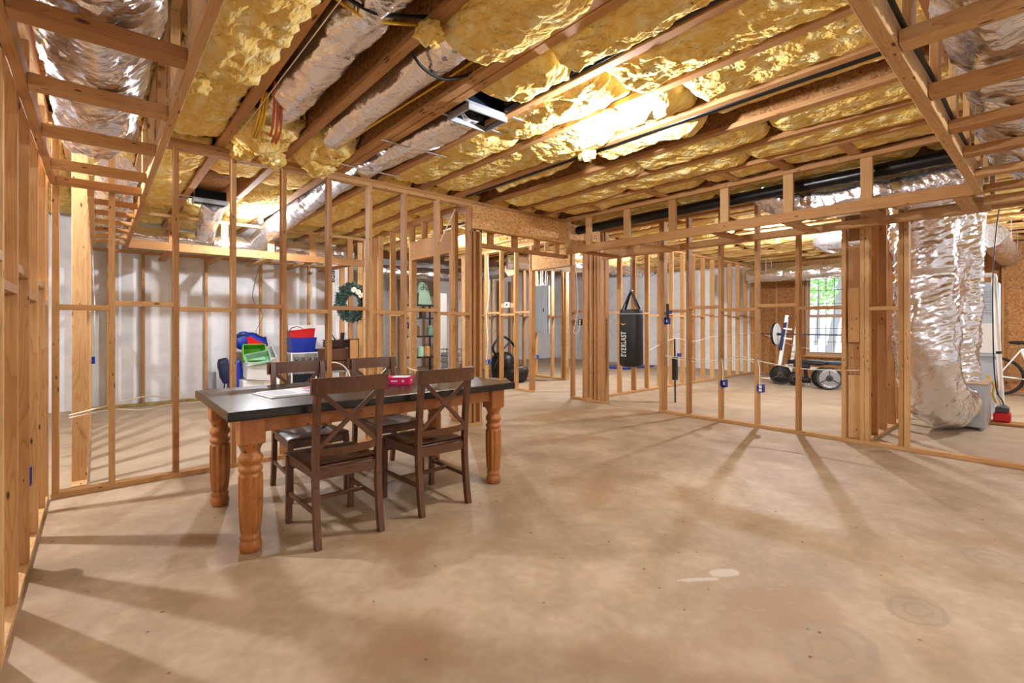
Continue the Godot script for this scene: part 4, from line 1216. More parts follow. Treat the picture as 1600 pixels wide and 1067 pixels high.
	obj(hp, "ring", tube(ring, 0.012, 8, 0.0, 0.0, false), M.cable, Vector3.ZERO, tilt.call(-0.15, 0))
	# wreath and small sign
	var w = thing("wreath", "grey-green leaf wreath with white flowers on the studs", "wreath", Vector3(3.36, 1.62, -8.12))
	w.rotation.y = -0.75
	ring = []
	for i in 41: ring.append(Vector3(cos(TAU * i / 40.0) * 0.2, sin(TAU * i / 40.0) * 0.24, 0))
	obj(w, "hoop", tube(ring, 0.02, 8, 0.0, 0.0, false), M.wicker)
	for q in 2:
		var st = begin()
		for i in 520:
			var a := rng.randf() * TAU
			var base := Vector3(cos(a) * 0.2, sin(a) * 0.24, 0) * rng.randf_range(0.5, 1.25)
			var dirn := Vector3(cos(a + rng.randf_range(-1.2, 1.2)), sin(a + rng.randf_range(-1.2, 1.2)), rng.randf_range(0.0, 0.9)).normalized()
			var sd := dirn.cross(Vector3(rng.randf() - 0.5, rng.randf() - 0.5, 1)).normalized() * 0.022
			var l := rng.randf_range(0.05, 0.10)
			tri(st, base - sd, base + sd, base + dirn * l, dirn.cross(sd).normalized())
			tri(st, base - sd * 0.6 + dirn * l * 0.4, base + sd * 1.5 + dirn * l * 0.5, base + dirn * l * 1.1, dirn.cross(sd).normalized())
		tag(obj(w, "leaves", st.commit(), M.leaf if q == 0 else M.leaf_grey), "", "", "", "stuff")
	for a in [0.9, 1.3, 0.55]:
		var fl = Node3D.new()
		fl.name = "flower"
		w.add_child(fl, true)
		fl.position = Vector3(cos(a) * 0.21, sin(a) * 0.22, 0.05)
		for i in 6: obj(fl, "petal", lathe([[0.002, 0.0], [0.022, 0.03], [0.026, 0.045], [0.004, 0.06]], 8), M.petal, Vector3.ZERO, Basis(Vector3.BACK, TAU * i / 6.0) * Basis(Vector3.RIGHT, 0.7))
	var sg = thing("small_sign", "small black panel with white scroll pattern on the corner studs", "sign", Vector3(3.37, 2.15, -9.118))
	obj(sg, "board", cbox(0.12, 0.22, 0.012, 0.002), M.black)
	for s in [[-0.025, 0.05], [0.025, 0.05], [-0.025, -0.05], [0.025, -0.05], [0, 0.0]]:
		var cc = []
		for i in 17: cc.append(Vector3(s[0] + cos(TAU * i / 16.0) * 0.02, s[1] + sin(TAU * i / 16.0) * 0.026, 0.008))
		obj(sg, "scroll", tube(cc, 0.005, 6, 0.0, 0.0, false), M.white)

# ------------------------------------------------------------------ hall
func build_hall():
	var s = thing("metal_shelf", "tall black metal shelf unit in the hall behind the doorway", "shelf", Vector3(5.08, 0, -8.75))
	for x in [-0.32, 0.32]:
		for z in [-0.16, 0.16]: obj(s, "post", cbox(0.03, 1.66, 0.03, 0.002), M.black, Vector3(x, 0.83, z))
	for y in [0.12, 0.55, 0.98, 1.36, 1.63]: obj(s, "shelf_board", cbox(0.67, 0.025, 0.36, 0.002), M.black, Vector3(0, y, 0))
	var l = thing("lantern", "sage green metal lantern with cut-out top on the black shelf", "lantern", Vector3(5.08, 1.643, -8.72))
	obj(l, "body", open_bin(0.24, 0.24, 0.24, 1.35, 0.006), M.sage)
	obj(l, "hood", lathe([[0.17, 0.24], [0.15, 0.30], [0.11, 0.42], [0.05, 0.46], [0.0, 0.47]], 4), M.sage, Vector3.ZERO, Basis(Vector3.UP, PI / 4))
	for a in [[-0.05, 0.33], [0.05, 0.33], [0.0, 0.39]]:
		var cc = []
		for i in 17: cc.append(Vector3(a[0] + cos(TAU * i / 16.0) * 0.03, a[1] + sin(TAU * i / 16.0) * 0.03, 0.135))
		obj(l, "scroll", tube(cc, 0.006, 6, 0.0, 0.0, false), M.black)
	for q in [[4.90, 1.375, M.sage, "sage green canister on the black shelf"], [5.10, 1.375, M.wicker_dark, "dark brown canister on the black shelf"], [5.28, 0.995, M.sage, "green canister on the middle of the black shelf"], [4.95, 0.995, M.wicker, "brown canister on the middle of the black shelf"], [5.05, 0.565, M.mint, "pale green canister low on the black shelf"], [5.2, 0.565, M.cork, "tan canister low on the black shelf"]]:
		var t = thing("canister", q[3], "canister", Vector3(q[0], q[1], -8.70))
		obj(t, "body", lathe([[0.06, 0.0], [0.07, 0.01], [0.07, 0.17], [0.06, 0.18]], 18), q[2])
		obj(t, "lid", lathe([[0.066, 0.181], [0.07, 0.187], [0.06, 0.205], [0.015, 0.21], [0.014, 0.225], [0.0, 0.23]], 18), q[2])
	var w = thing("wire_basket", "white bin in a dark wire basket beside the hall shelf", "basket", Vector3(5.62, 0, -8.45))
	obj(w, "bin", open_bin(0.30, 0.26, 0.62, 0.9), M.grey_soft, Vector3(0, 0.02, 0))
	for i in 6:
		var y := 0.06 + 0.13 * i
		obj(w, "wire_ring", tube([Vector3(-0.17, y, 0.15), Vector3(0.17, y, 0.15), Vector3(0.17, y, -0.15), Vector3(-0.17, y, -0.15), Vector3(-0.17, y, 0.15)], 0.005, 6), M.iron)
	for x in [-0.17, -0.08, 0.0, 0.08, 0.17]:
		for z in [-0.15, 0.15]: obj(w, "wire", tube([Vector3(x, 0.0, z), Vector3(x, 0.74, z)], 0.004, 6), M.iron)
	var wp = obj(self, "leaning_door", cbox(0.16, 1.9, 0.04), M.white, Vector3(5.80, 0.97, -9.0))
	tag(wp, "narrow white door slab standing behind the wire basket", "door slab")
	var bt = thing("green_bottle", "tall green bottle on the hall floor beside the studs", "bottle", Vector3(3.95, 0.0, -8.3))
	obj(bt, "body", lathe([[0.05, 0.0], [0.06, 0.02], [0.06, 0.62], [0.03, 0.74], [0.025, 0.88]], 18), mat(Color(0.05, 0.33, 0.2), 0.3))
	obj(bt, "cap", lathe([[0.028, 0.88], [0.03, 0.89], [0.03, 0.93], [0.0, 0.935]], 14), M.white)
	# thermostat on the partition
	var th = thing("thermostat", "white thermostat with blue screen on a hall stud", "thermostat", Vector3(5.945, 1.605, -6.98), -PI / 2)
	obj(th, "case", cbox(0.15, 0.105, 0.026, 0.008), M.white)
	obj(th, "screen", cbox(0.045, 0.045, 0.004, 0.001), M.navy, Vector3(0.0, 0.005, 0.014))
	obj(th, "mounting_block", cbox(0.40, 0.09, 0.019, 0.002), pine[2], Vector3(0.0, -0.01, -0.024))
	# electrical panel
	var p = thing("electrical_panel", "tall pale grey breaker panel on the hall studs", "panel", Vector3(7.79, 1.58, -7.93), -PI / 2)
	obj(p, "box", cbox(0.40, 1.10, 0.10, 0.004), M.panel_grey, Vector3(0, 0, -0.04))
	var dr = obj(p, "door", cbox(0.33, 1.0, 0.012, 0.003), M.panel_grey, Vector3(0, 0, 0.015))
	obj(dr, "latch", cbox(0.03, 0.08, 0.012, 0.002), M.iron, Vector3(0.10, -0.02, 0.01))
	obj(dr, "seam", cbox(0.004, 0.98, 0.003, 0.0005), M.iron, Vector3(0.04, 0, 0.006))
	for i in 7: wire(p, "panel_cable", [Vector3(-0.15 + 0.05 * i, 0.55, -0.03), Vector3(-0.16 + 0.055 * i, 0.75, -0.02 + 0.02 * sin(i * 2.0)), Vector3(-0.2 + 0.07 * i, 1.12, -0.02)], 0.008, M.cable)
	# black mower-like machine behind the studs
	var v = thing("shop_vacuum", "black shop vacuum with hose standing in the hall", "vacuum", Vector3(7.15, 0, -8.55))
	obj(v, "drum", lathe([[0.20, 0.04], [0.26, 0.06], [0.28, 0.3], [0.27, 0.42], [0.24, 0.50], [0.14, 0.58], [0.0, 0.60]], 28), M.black_soft)
	wire(v, "hose", [Vector3(-0.2, 0.45, 0.1), Vector3(-0.42, 0.70, 0.15), Vector3(-0.1, 0.95, 0.1), Vector3(0.25, 0.72, 0.12), Vector3(0.35, 0.3, 0.15)], 0.028, M.black, 0.04, 10)
	wire(v, "handle", [Vector3(-0.5, 0.25, 0.3), Vector3(-0.3, 0.6, 0.3), Vector3(0.0, 0.85, 0.28)], 0.016, M.black)
	for a in 4: obj(v, "caster", lathe([[0.01, 0.0], [0.035, 0.01], [0.035, 0.035], [0.01, 0.045]], 12), M.rubber, Vector3(cos(a * PI / 2 + 0.6) * 0.22, 0.0, sin(a * PI / 2 + 0.6) * 0.22))
	var bag = obj(self, "duffel_bag", soft_bag(0.50, 0.36, 0.34, 12.0, 0.6), M.black_soft, Vector3(6.75, 0.18, -7.6))
	tag(bag, "slumped black duffel bag on the hall floor", "bag")

# ------------------------------------------------------------------ gym
func build_gym():
	var b = thing("punching_bag", "black cylindrical punching bag hanging on webbing straps", "punching bag", Vector3(6.165, 0.585, -4.31))
	obj(b, "bag", lathe([[0.0, 0.0], [0.12, 0.004], [0.165, 0.02], [0.178, 0.05], [0.180, 0.12], [0.178, 0.45], [0.176, 0.80], [0.172, 0.86], [0.166, 0.875]], 40), M.black_soft)
	obj(b, "top_band", lathe([[0.176, 0.80], [0.182, 0.805], [0.181, 0.815], [0.175, 0.82]], 40), M.grey_soft)
	for a in 4:
		var an := a * PI / 2 + 0.35
		lum(b, "strap", Vector3(cos(an) * 0.168, 0.74, sin(an) * 0.168), Vector3(cos(an) * 0.168, 0.88, sin(an) * 0.168), Vector3(-sin(an), 0, cos(an)), 0.045, 0.012, M.black)
		lum(b, "strap", Vector3(cos(an) * 0.166, 0.87, sin(an) * 0.166), Vector3(cos(an) * 0.015, 1.15, sin(an) * 0.015), Vector3(-sin(an), 0, cos(an)), 0.04, 0.006, M.black)
	obj(b, "ring", lathe([[0.02, 1.14], [0.026, 1.15], [0.026, 1.17], [0.02, 1.18]], 14), M.steel)
	for i in 24:
		var cc = []
		for q in 13: cc.append(Vector3(cos(TAU * q / 12.0) * 0.013, sin(TAU * q / 12.0) * 0.024, 0))
		obj(b, "chain_link", tube(cc, 0.0042, 5, 0.0, 0.0, false), M.steel, Vector3(0, 1.19 + 0.042 * i, 0), Basis(Vector3.UP, PI / 2 * (i % 2)))
	# lettering bent round the bag, reading upwards, on the side that faces the room
	bend_text(b, "EVERLAST", 0.135, M.white, 0.1815, -3.22, 0.35)
	var sw := PackedVector2Array([Vector2(-0.055, 0.02), Vector2(-0.03, -0.012), Vector2(0.0, -0.018), Vector2(0.06, 0.012), Vector2(0.0, 0.002), Vector2(-0.03, 0.008)])
	obj(b, "emblem", prism(sw, 0.003), M.yellow_cable, Vector3(cos(-3.22) * 0.184, 0.655, -sin(-3.22) * 0.184), Basis(Vector3.UP, -3.22 + PI / 2))
	var mt = obj(self, "exercise_mat", cbox(1.4, 0.06, 0.9, 0.006), M.blue, Vector3(11.5, 0.01, -8.2))
	tag(mt, "blue exercise mat on the floor beyond the gym wall", "mat")
	# weight bench: origin on the floor under the pad
	var w = thing("weight_bench", "white and black weight bench with upright posts by the window", "bench", Vector3(10.75, 0, -3.42))
	lum(w, "upright", Vector3(-0.12, 0.12, -0.42), Vector3(0.05, 1.42, -0.30), Vector3(1, 0, 0), 0.05, 0.06, M.white)
	lum(w, "upright_rack", Vector3(-0.075, 0.70, -0.39), Vector3(0.045, 1.40, -0.305), Vector3(0, 0, 1), 0.07, 0.035, M.navy)
	lum(w, "upright", Vector3(0.55, 0.12, -0.42), Vector3(0.72, 1.42, -0.30), Vector3(1, 0, 0), 0.05, 0.06, M.white)
	for y in [0.95, 1.15]: lum(w, "rack_hook", Vector3(-0.04, y, -0.34), Vector3(0.02, y - 0.02, -0.20), Vector3(0, 1, 0), 0.03, 0.03, M.white)
	lum(w, "base_beam", Vector3(-0.15, 0.10, -0.42), Vector3(0.65, 0.10, -0.42), Vector3(0, 1, 0), 0.06, 0.06, M.black)
	lum(w, "frame_beam", Vector3(0.25, 0.36, -0.40), Vector3(-0.05, 0.34, 0.55), Vector3(0, 1, 0), 0.06, 0.05, M.white)
	lum(w, "frame_beam", Vector3(0.05, 0.34, 0.30), Vector3(0.10, 0.12, 0.75), Vector3(0, 1, 0), 0.07, 0.05, M.white)
	obj(w, "pad", soft_bag(0.30, 0.09, 0.70, 2.0, 0.25), M.black_soft, Vector3(0.15, 0.46, 0.05))
	obj(w, "seat_pad", soft_bag(0.34, 0.07, 0.45, 3.0, 0.25), mat(Color(0.16, 0.22, 0.28), 0.35), Vector3(0.35, 0.46, 0.52))
	lum(w, "leg", Vector3(-0.05, 0.0, 0.10), Vector3(-0.05, 0.42, 0.06), Vector3(1, 0, 0), 0.07, 0.05, M.black)
	obj(w, "foot", cbox(0.08, 0.10, 0.05, 0.004), M.white, Vector3(-0.05, 0.05, 0.10))
	for q in [[0.40, -0.18, 0.05], [0.13, -0.16, 0.06], [0.13, 0.06, 0.30]]: obj(w, "foam_roller", lathe([[0.0, 0.0], [0.05, 0.002], [0.055, 0.01], [0.055, 0.26], [0.05, 0.268], [0.0, 0.27]], 18), M.black, Vector3(q[1], q[0], q[2] - 0.14), Basis(Vector3.RIGHT, PI / 2))
	# barbell on the uprights
	var bar = thing("barbell", "steel barbell racked on the weight bench with one pale disc", "barbell", Vector3(10.74, 1.03, -3.60))
	obj(bar, "bar", tube([Vector3(0.0, 0, -0.62), Vector3(0.0, 0, 1.15)], 0.014, 12), M.iron)
	obj(bar, "collar", tube([Vector3(0, 0, -0.40), Vector3(0, 0, -0.20)], 0.026, 14), M.boot)
	obj(bar, "disc", lathe([[0.03, -0.018], [0.215, -0.018], [0.24, -0.012], [0.24, 0.012], [0.215, 0.018], [0.03, 0.018]], 40), M.black, Vector3(0, 0, -0.32), Basis(Vector3.RIGHT, PI / 2) )
	obj(bar, "disc_face", lathe([[0.03, 0.0], [0.218, 0.0], [0.225, 0.003], [0.03, 0.006]], 40), M.clear, Vector3(0, 0, -0.298), Basis(Vector3.RIGHT, PI / 2))
	# plates on the floor
	var specs = [[Vector3(10.42, 0.215, -2.86), 0.215, -1.05, "grey iron weight plate with raised lettering leaning by the bench"], [Vector3(10.60, 0.20, -3.78), 0.20, -1.25, "black weight plate leaning behind the bench leg"], [Vector3(10.62, 0.14, -3.52), 0.14, -1.1, "small black weight plate by the foam rollers"], [Vector3(10.46, 0.215, -2.97), 0.205, -1.05, "black weight plate behind the grey lettered plate"]]
	for i in 4:
		var s = specs[i]
		var p = thing("weight_plate", s[3], "weight plate", s[0], s[2])
		var r: float = s[1]
		obj(p, "rim", lathe([[r * 0.82, -0.016], [r * 0.97, -0.018], [r, -0.01], [r, 0.01], [r * 0.97, 0.018], [r * 0.82, 0.016], [r * 0.82, -0.016]], 44, 0.0, 0.0, 0.0, 8, false), M.black if i else M.iron, Vector3.ZERO, Basis(Vector3.RIGHT, PI / 2))
		obj(p, "web", lathe([[0.025, -0.010], [r * 0.83, -0.010], [r * 0.83, 0.010], [0.025, 0.010]], 44), M.black if i else M.grey_soft, Vector3.ZERO, Basis(Vector3.RIGHT, PI / 2))
		obj(p, "hub", lathe([[0.025, -0.02], [0.055, -0.02], [0.06, -0.012], [0.06, 0.012], [0.055, 0.02], [0.025, 0.02]], 24), M.iron, Vector3.ZERO, Basis(Vector3.RIGHT, PI / 2))
		for k in 3: obj(p, "spoke", cbox(0.02, r * 0.55, 0.026, 0.003), M.iron, Vector3(sin(k * TAU / 3) * r * 0.55, cos(k * TAU / 3) * r * 0.55, 0), Basis(Vector3.BACK, -k * TAU / 3))
		if i == 0:
			for q in [["STANDARD", 0.0], ["BARBELL", PI]]:
				for ci in q[0].length():
					var an: float = q[1] + (ci - (q[0].length() - 1) / 2.0) * (0.19 if q[1] == 0.0 else -0.19)
					obj(p, "raised_letter", text_mesh(q[0][ci], 0.048), M.white, Vector3(sin(an) * r * 0.74, cos(an) * r * 0.74, 0.012), Basis(Vector3.BACK, -an + q[1]))

func bend_text(parent, words, size, m, r, angle, y):
	var arr = text_mesh(words, size, 0.002).get_mesh_arrays()
	if arr.size() == 0 or arr[Mesh.ARRAY_VERTEX] == null: return
	var v: PackedVector3Array = arr[Mesh.ARRAY_VERTEX]
	var nn := PackedVector3Array()
	for i in v.size():
		var a: float = angle - (v[i].y) / r
		nn.append(Vector3(cos(a), 0, -sin(a)))
		v[i] = Vector3(cos(a) * (r + v[i].z), y + v[i].x * 0.62, -sin(a) * (r + v[i].z))
	var o := []
	o.resize(Mesh.ARRAY_MAX)
	o[Mesh.ARRAY_VERTEX] = v
	o[Mesh.ARRAY_NORMAL] = nn
	o[Mesh.ARRAY_INDEX] = arr[Mesh.ARRAY_INDEX]
	var am := ArrayMesh.new()
	am.add_surface_from_arrays(Mesh.PRIMITIVE_TRIANGLES, o)
	obj(parent, "lettering", am, m)

# ------------------------------------------------------------------ mechanical corner
func build_mechanical():
	var p = thing("plenum_box", "galvanised metal box on the floor that the foil ducts join", "plenum", Vector3(8.08, 0, -0.83))
	obj(p, "casing", cbox(0.66, 0.50, 0.52, 0.004), M.galv, Vector3(0, 0.28, 0))
	obj(p, "collar", tube([Vector3(-0.36, 0.30, -0.03), Vector3(-0.31, 0.30, -0.03)], 0.275, 32), M.galv)
	obj(p, "top_flange", cbox(0.70, 0.02, 0.56, 0.002), M.frame_tan, Vector3(0, 0.54, 0))
	for s in [-1, 1]: obj(p, "foot", tube([Vector3(s * 0.27, 0.0, 0.22), Vector3(s * 0.27, 0.18, 0.22)], 0.025, 10), M.galv)
	obj(p, "side_board", cbox(0.03, 0.52, 0.30, 0.003), pine[2], Vector3(0.44, 0.26, 0.10))
	var c = thing("air_handler", "blue-grey metal air handler cabinet behind the upright duct", "furnace", Vector3(9.25, 0.80, -0.66))
	obj(c, "cabinet", cbox(0.32, 1.0, 0.24, 0.006), M.panel_grey, Vector3(0, 0.5, 0))
	obj(c, "stand", cbox(0.24, 0.80, 0.16, 0.003), M.panel_grey, Vector3(0, -0.40, 0))
	for i in 9: obj(c, "louver", cbox(0.006, 0.012, 0.16, 0.001), M.galv, Vector3(-0.162, 0.60 + 0.035 * i, 0))
	obj(c, "cabinet_front", cbox(0.01, 0.40, 0.18, 0.002), M.white, Vector3(-0.164, 0.25, 0))
	obj(c, "conduit", tube(curve([Vector3(-0.2, 0.62, -0.06), Vector3(-0.24, 0.75, -0.05), Vector3(-0.22, 0.95, -0.04), Vector3(-0.2, 1.3, -0.04), Vector3(-0.2, 1.85, -0.03)], 0.05), 0.022, 10), M.galv)
	var pv = thing("condensate_pipe", "white plastic drain pipe rising from the red pump", "pipe", Vector3(8.52, 0.17, -0.475))
	obj(pv, "riser", tube([Vector3(0, 0, 0), Vector3(0.0, 1.68, -0.075)], 0.024, 14), M.pvc)
	obj(pv, "elbow", tube(curve([Vector3(0, 1.60, -0.07), Vector3(0, 1.68, -0.075), Vector3(0, 1.69, -0.12), Vector3(0, 1.69, -0.24)], 0.03), 0.027, 14), M.pvc)
	obj(pv, "coupling", tube([Vector3(0, 0.70, -0.031), Vector3(0, 0.73, -0.033)], 0.027, 14), M.black)
	var pm = thing("condensate_pump", "red and grey condensate pump on a floor board", "pump", Vector3(8.50, 0.03, -0.475))
	obj(pm, "tank", cbox(0.20, 0.11, 0.15, 0.012), M.red, Vector3(0, 0.058, 0))
	obj(pm, "motor_cover", cbox(0.17, 0.07, 0.12, 0.012), M.iron, Vector3(0, 0.145, 0))
	obj(pm, "float_switch", cbox(0.05, 0.05, 0.05, 0.006), M.grey_soft, Vector3(-0.05, 0.19, 0.02))
	var bd = lum(self, "floor_board", Vector3(8.47, 0.015, -0.66), Vector3(8.47, 0.015, 0.9), Vector3(1, 0, 0), 0.26, 0.03, pine[3])
	tag(bd, "short plank lying on the slab under the red pump", "plank")
	var yc = thing("yellow_cord", "bunched yellow cord hanging beside the metal box", "cord", Vector3(8.46, 0.0, -0.58))
	for i in 4: wire(yc, "strand", [Vector3(0.03 * i - 0.05, 0.60, -0.03), Vector3(-0.02 + 0.025 * i, 0.48, 0.03), Vector3(0.02 * i, 0.36, 0.02), Vector3(0.05 + 0.01 * i, 0.25, 0.05)], 0.009, M.yellow_cable)
	var pc = wire(self, "pump_cord", [Vector3(8.48, 0.17, -0.45), Vector3(8.40, 0.30, -0.47), Vector3(8.36, 0.45, -0.52), Vector3(8.42, 1.0, -0.55), Vector3(8.45, 2.0, -0.55), Vector3(8.5, 2.7, -0.5)], 0.007, M.black)
	tag(pc, "thin dark cord rising from the red pump", "cord")
	# bicycle by the far wall, length along z
	var b = thing("bicycle", "white and black bicycle parked against the strand board wall", "bicycle", Vector3(11.9, 0, -0.20))
	for z in [-0.52, 0.53]:
		var ring = []
		for i in 41: ring.append(Vector3(0, 0.33 + cos(TAU * i / 40.0) * 0.31, z + sin(TAU * i / 40.0) * 0.31))
		var wl = obj(b, "wheel", tube(ring, 0.024, 8, 0.0, 0.0, false), M.rubber)
		for i in 14: obj(wl, "spoke", tube([Vector3(0.02 * (1 if i % 2 else -1), 0.33, z), Vector3(0, 0.33 + cos(TAU * i / 14.0) * 0.29, z + sin(TAU * i / 14.0) * 0.29)], 0.003, 4), M.steel)
		obj(wl, "hub", tube([Vector3(-0.05, 0.33, z), Vector3(0.05, 0.33, z)], 0.02, 10), M.iron)
	var J = {"bb": Vector3(0, 0.29, -0.08), "seat": Vector3(0, 0.80, -0.24), "head": Vector3(0, 0.86, 0.36), "low": Vector3(0, 0.72, 0.40), "rear": Vector3(0, 0.33, -0.52), "front": Vector3(0, 0.33, 0.53)}
	for q in [["bb", "seat"], ["seat", "head"], ["bb", "low"], ["head", "low"]]: obj(b, "frame_tube", tube([J[q[0]], J[q[1]]], 0.021, 10), M.white)
	for q in [["bb", "rear"], ["seat", "rear"], ["low", "front"]]:
		for s in [-1, 1]: obj(b, "frame_tube", tube([J[q[0]] + Vector3(0.02 * s, 0, 0), J[q[1]] + Vector3(0.045 * s, 0, 0)], 0.012, 8), M.white if q[0] != "low" else M.black)
	obj(b, "seat_post", tube([J.seat, Vector3(0, 0.90, -0.27)], 0.014, 8), M.steel)
	obj(b, "saddle", soft_bag(0.13, 0.06, 0.26, 2.0, 0.6), M.black, Vector3(0, 0.92, -0.26))
	obj(b, "handlebar", tube(curve([Vector3(-0.28, 0.98, 0.28), Vector3(-0.1, 0.99, 0.36), Vector3(0, 0.97, 0.38), Vector3(0.1, 0.99, 0.36), Vector3(0.28, 0.98, 0.28)], 0.03), 0.013, 8), M.black)
	obj(b, "chainring", lathe([[0.02, -0.004], [0.09, -0.004], [0.09, 0.004], [0.02, 0.004]], 28), M.iron, J.bb + Vector3(-0.05, 0, 0), Basis(Vector3.BACK, PI / 2))
	for s in [-1, 1]:
		obj(b, "crank", tube([J.bb + Vector3(0.06 * s, 0, 0), J.bb + Vector3(0.07 * s, -0.12 * s, 0.12 * s)], 0.012, 8), M.iron)
		obj(b, "pedal", cbox(0.09, 0.02, 0.07, 0.004), M.black, J.bb + Vector3(0.12 * s, -0.12 * s, 0.12 * s))

# ------------------------------------------------------------------ boxes and cables
func outlet_box(label, at, turn = -PI / 2, sockets = 0, m = null, group = ""):
	var t = thing("outlet_box", label, "electrical box", at, turn, group)
	var st = begin()
	for s in [-1, 1]:
		add_box(st, Vector3(s * 0.027, 0, -0.03), Vector3(0.003, 0.095, 0.07), 0.001)
		add_box(st, Vector3(0, s * 0.046, -0.03), Vector3(0.057, 0.003, 0.07), 0.001)
	add_box(st, Vector3(0, 0, -0.063), Vector3(0.057, 0.095, 0.003), 0.001)
	obj(t, "shell", st.commit(), m if m else M.blue_box)
	obj(t, "bracket", cbox(0.012, 0.07, 0.05, 0.002), m if m else M.blue_box, Vector3(-0.034, 0, -0.02))
	if sockets:
		for s in [-1, 1]: obj(t, "socket", cbox(0.036, 0.034, 0.012, 0.005), M.white, Vector3(0, s * 0.021, -0.002))
	else: obj(t, "wire_end", cbox(0.022, 0.045, 0.02, 0.006), M.cable, Vector3(0, 0, -0.02))
	return t

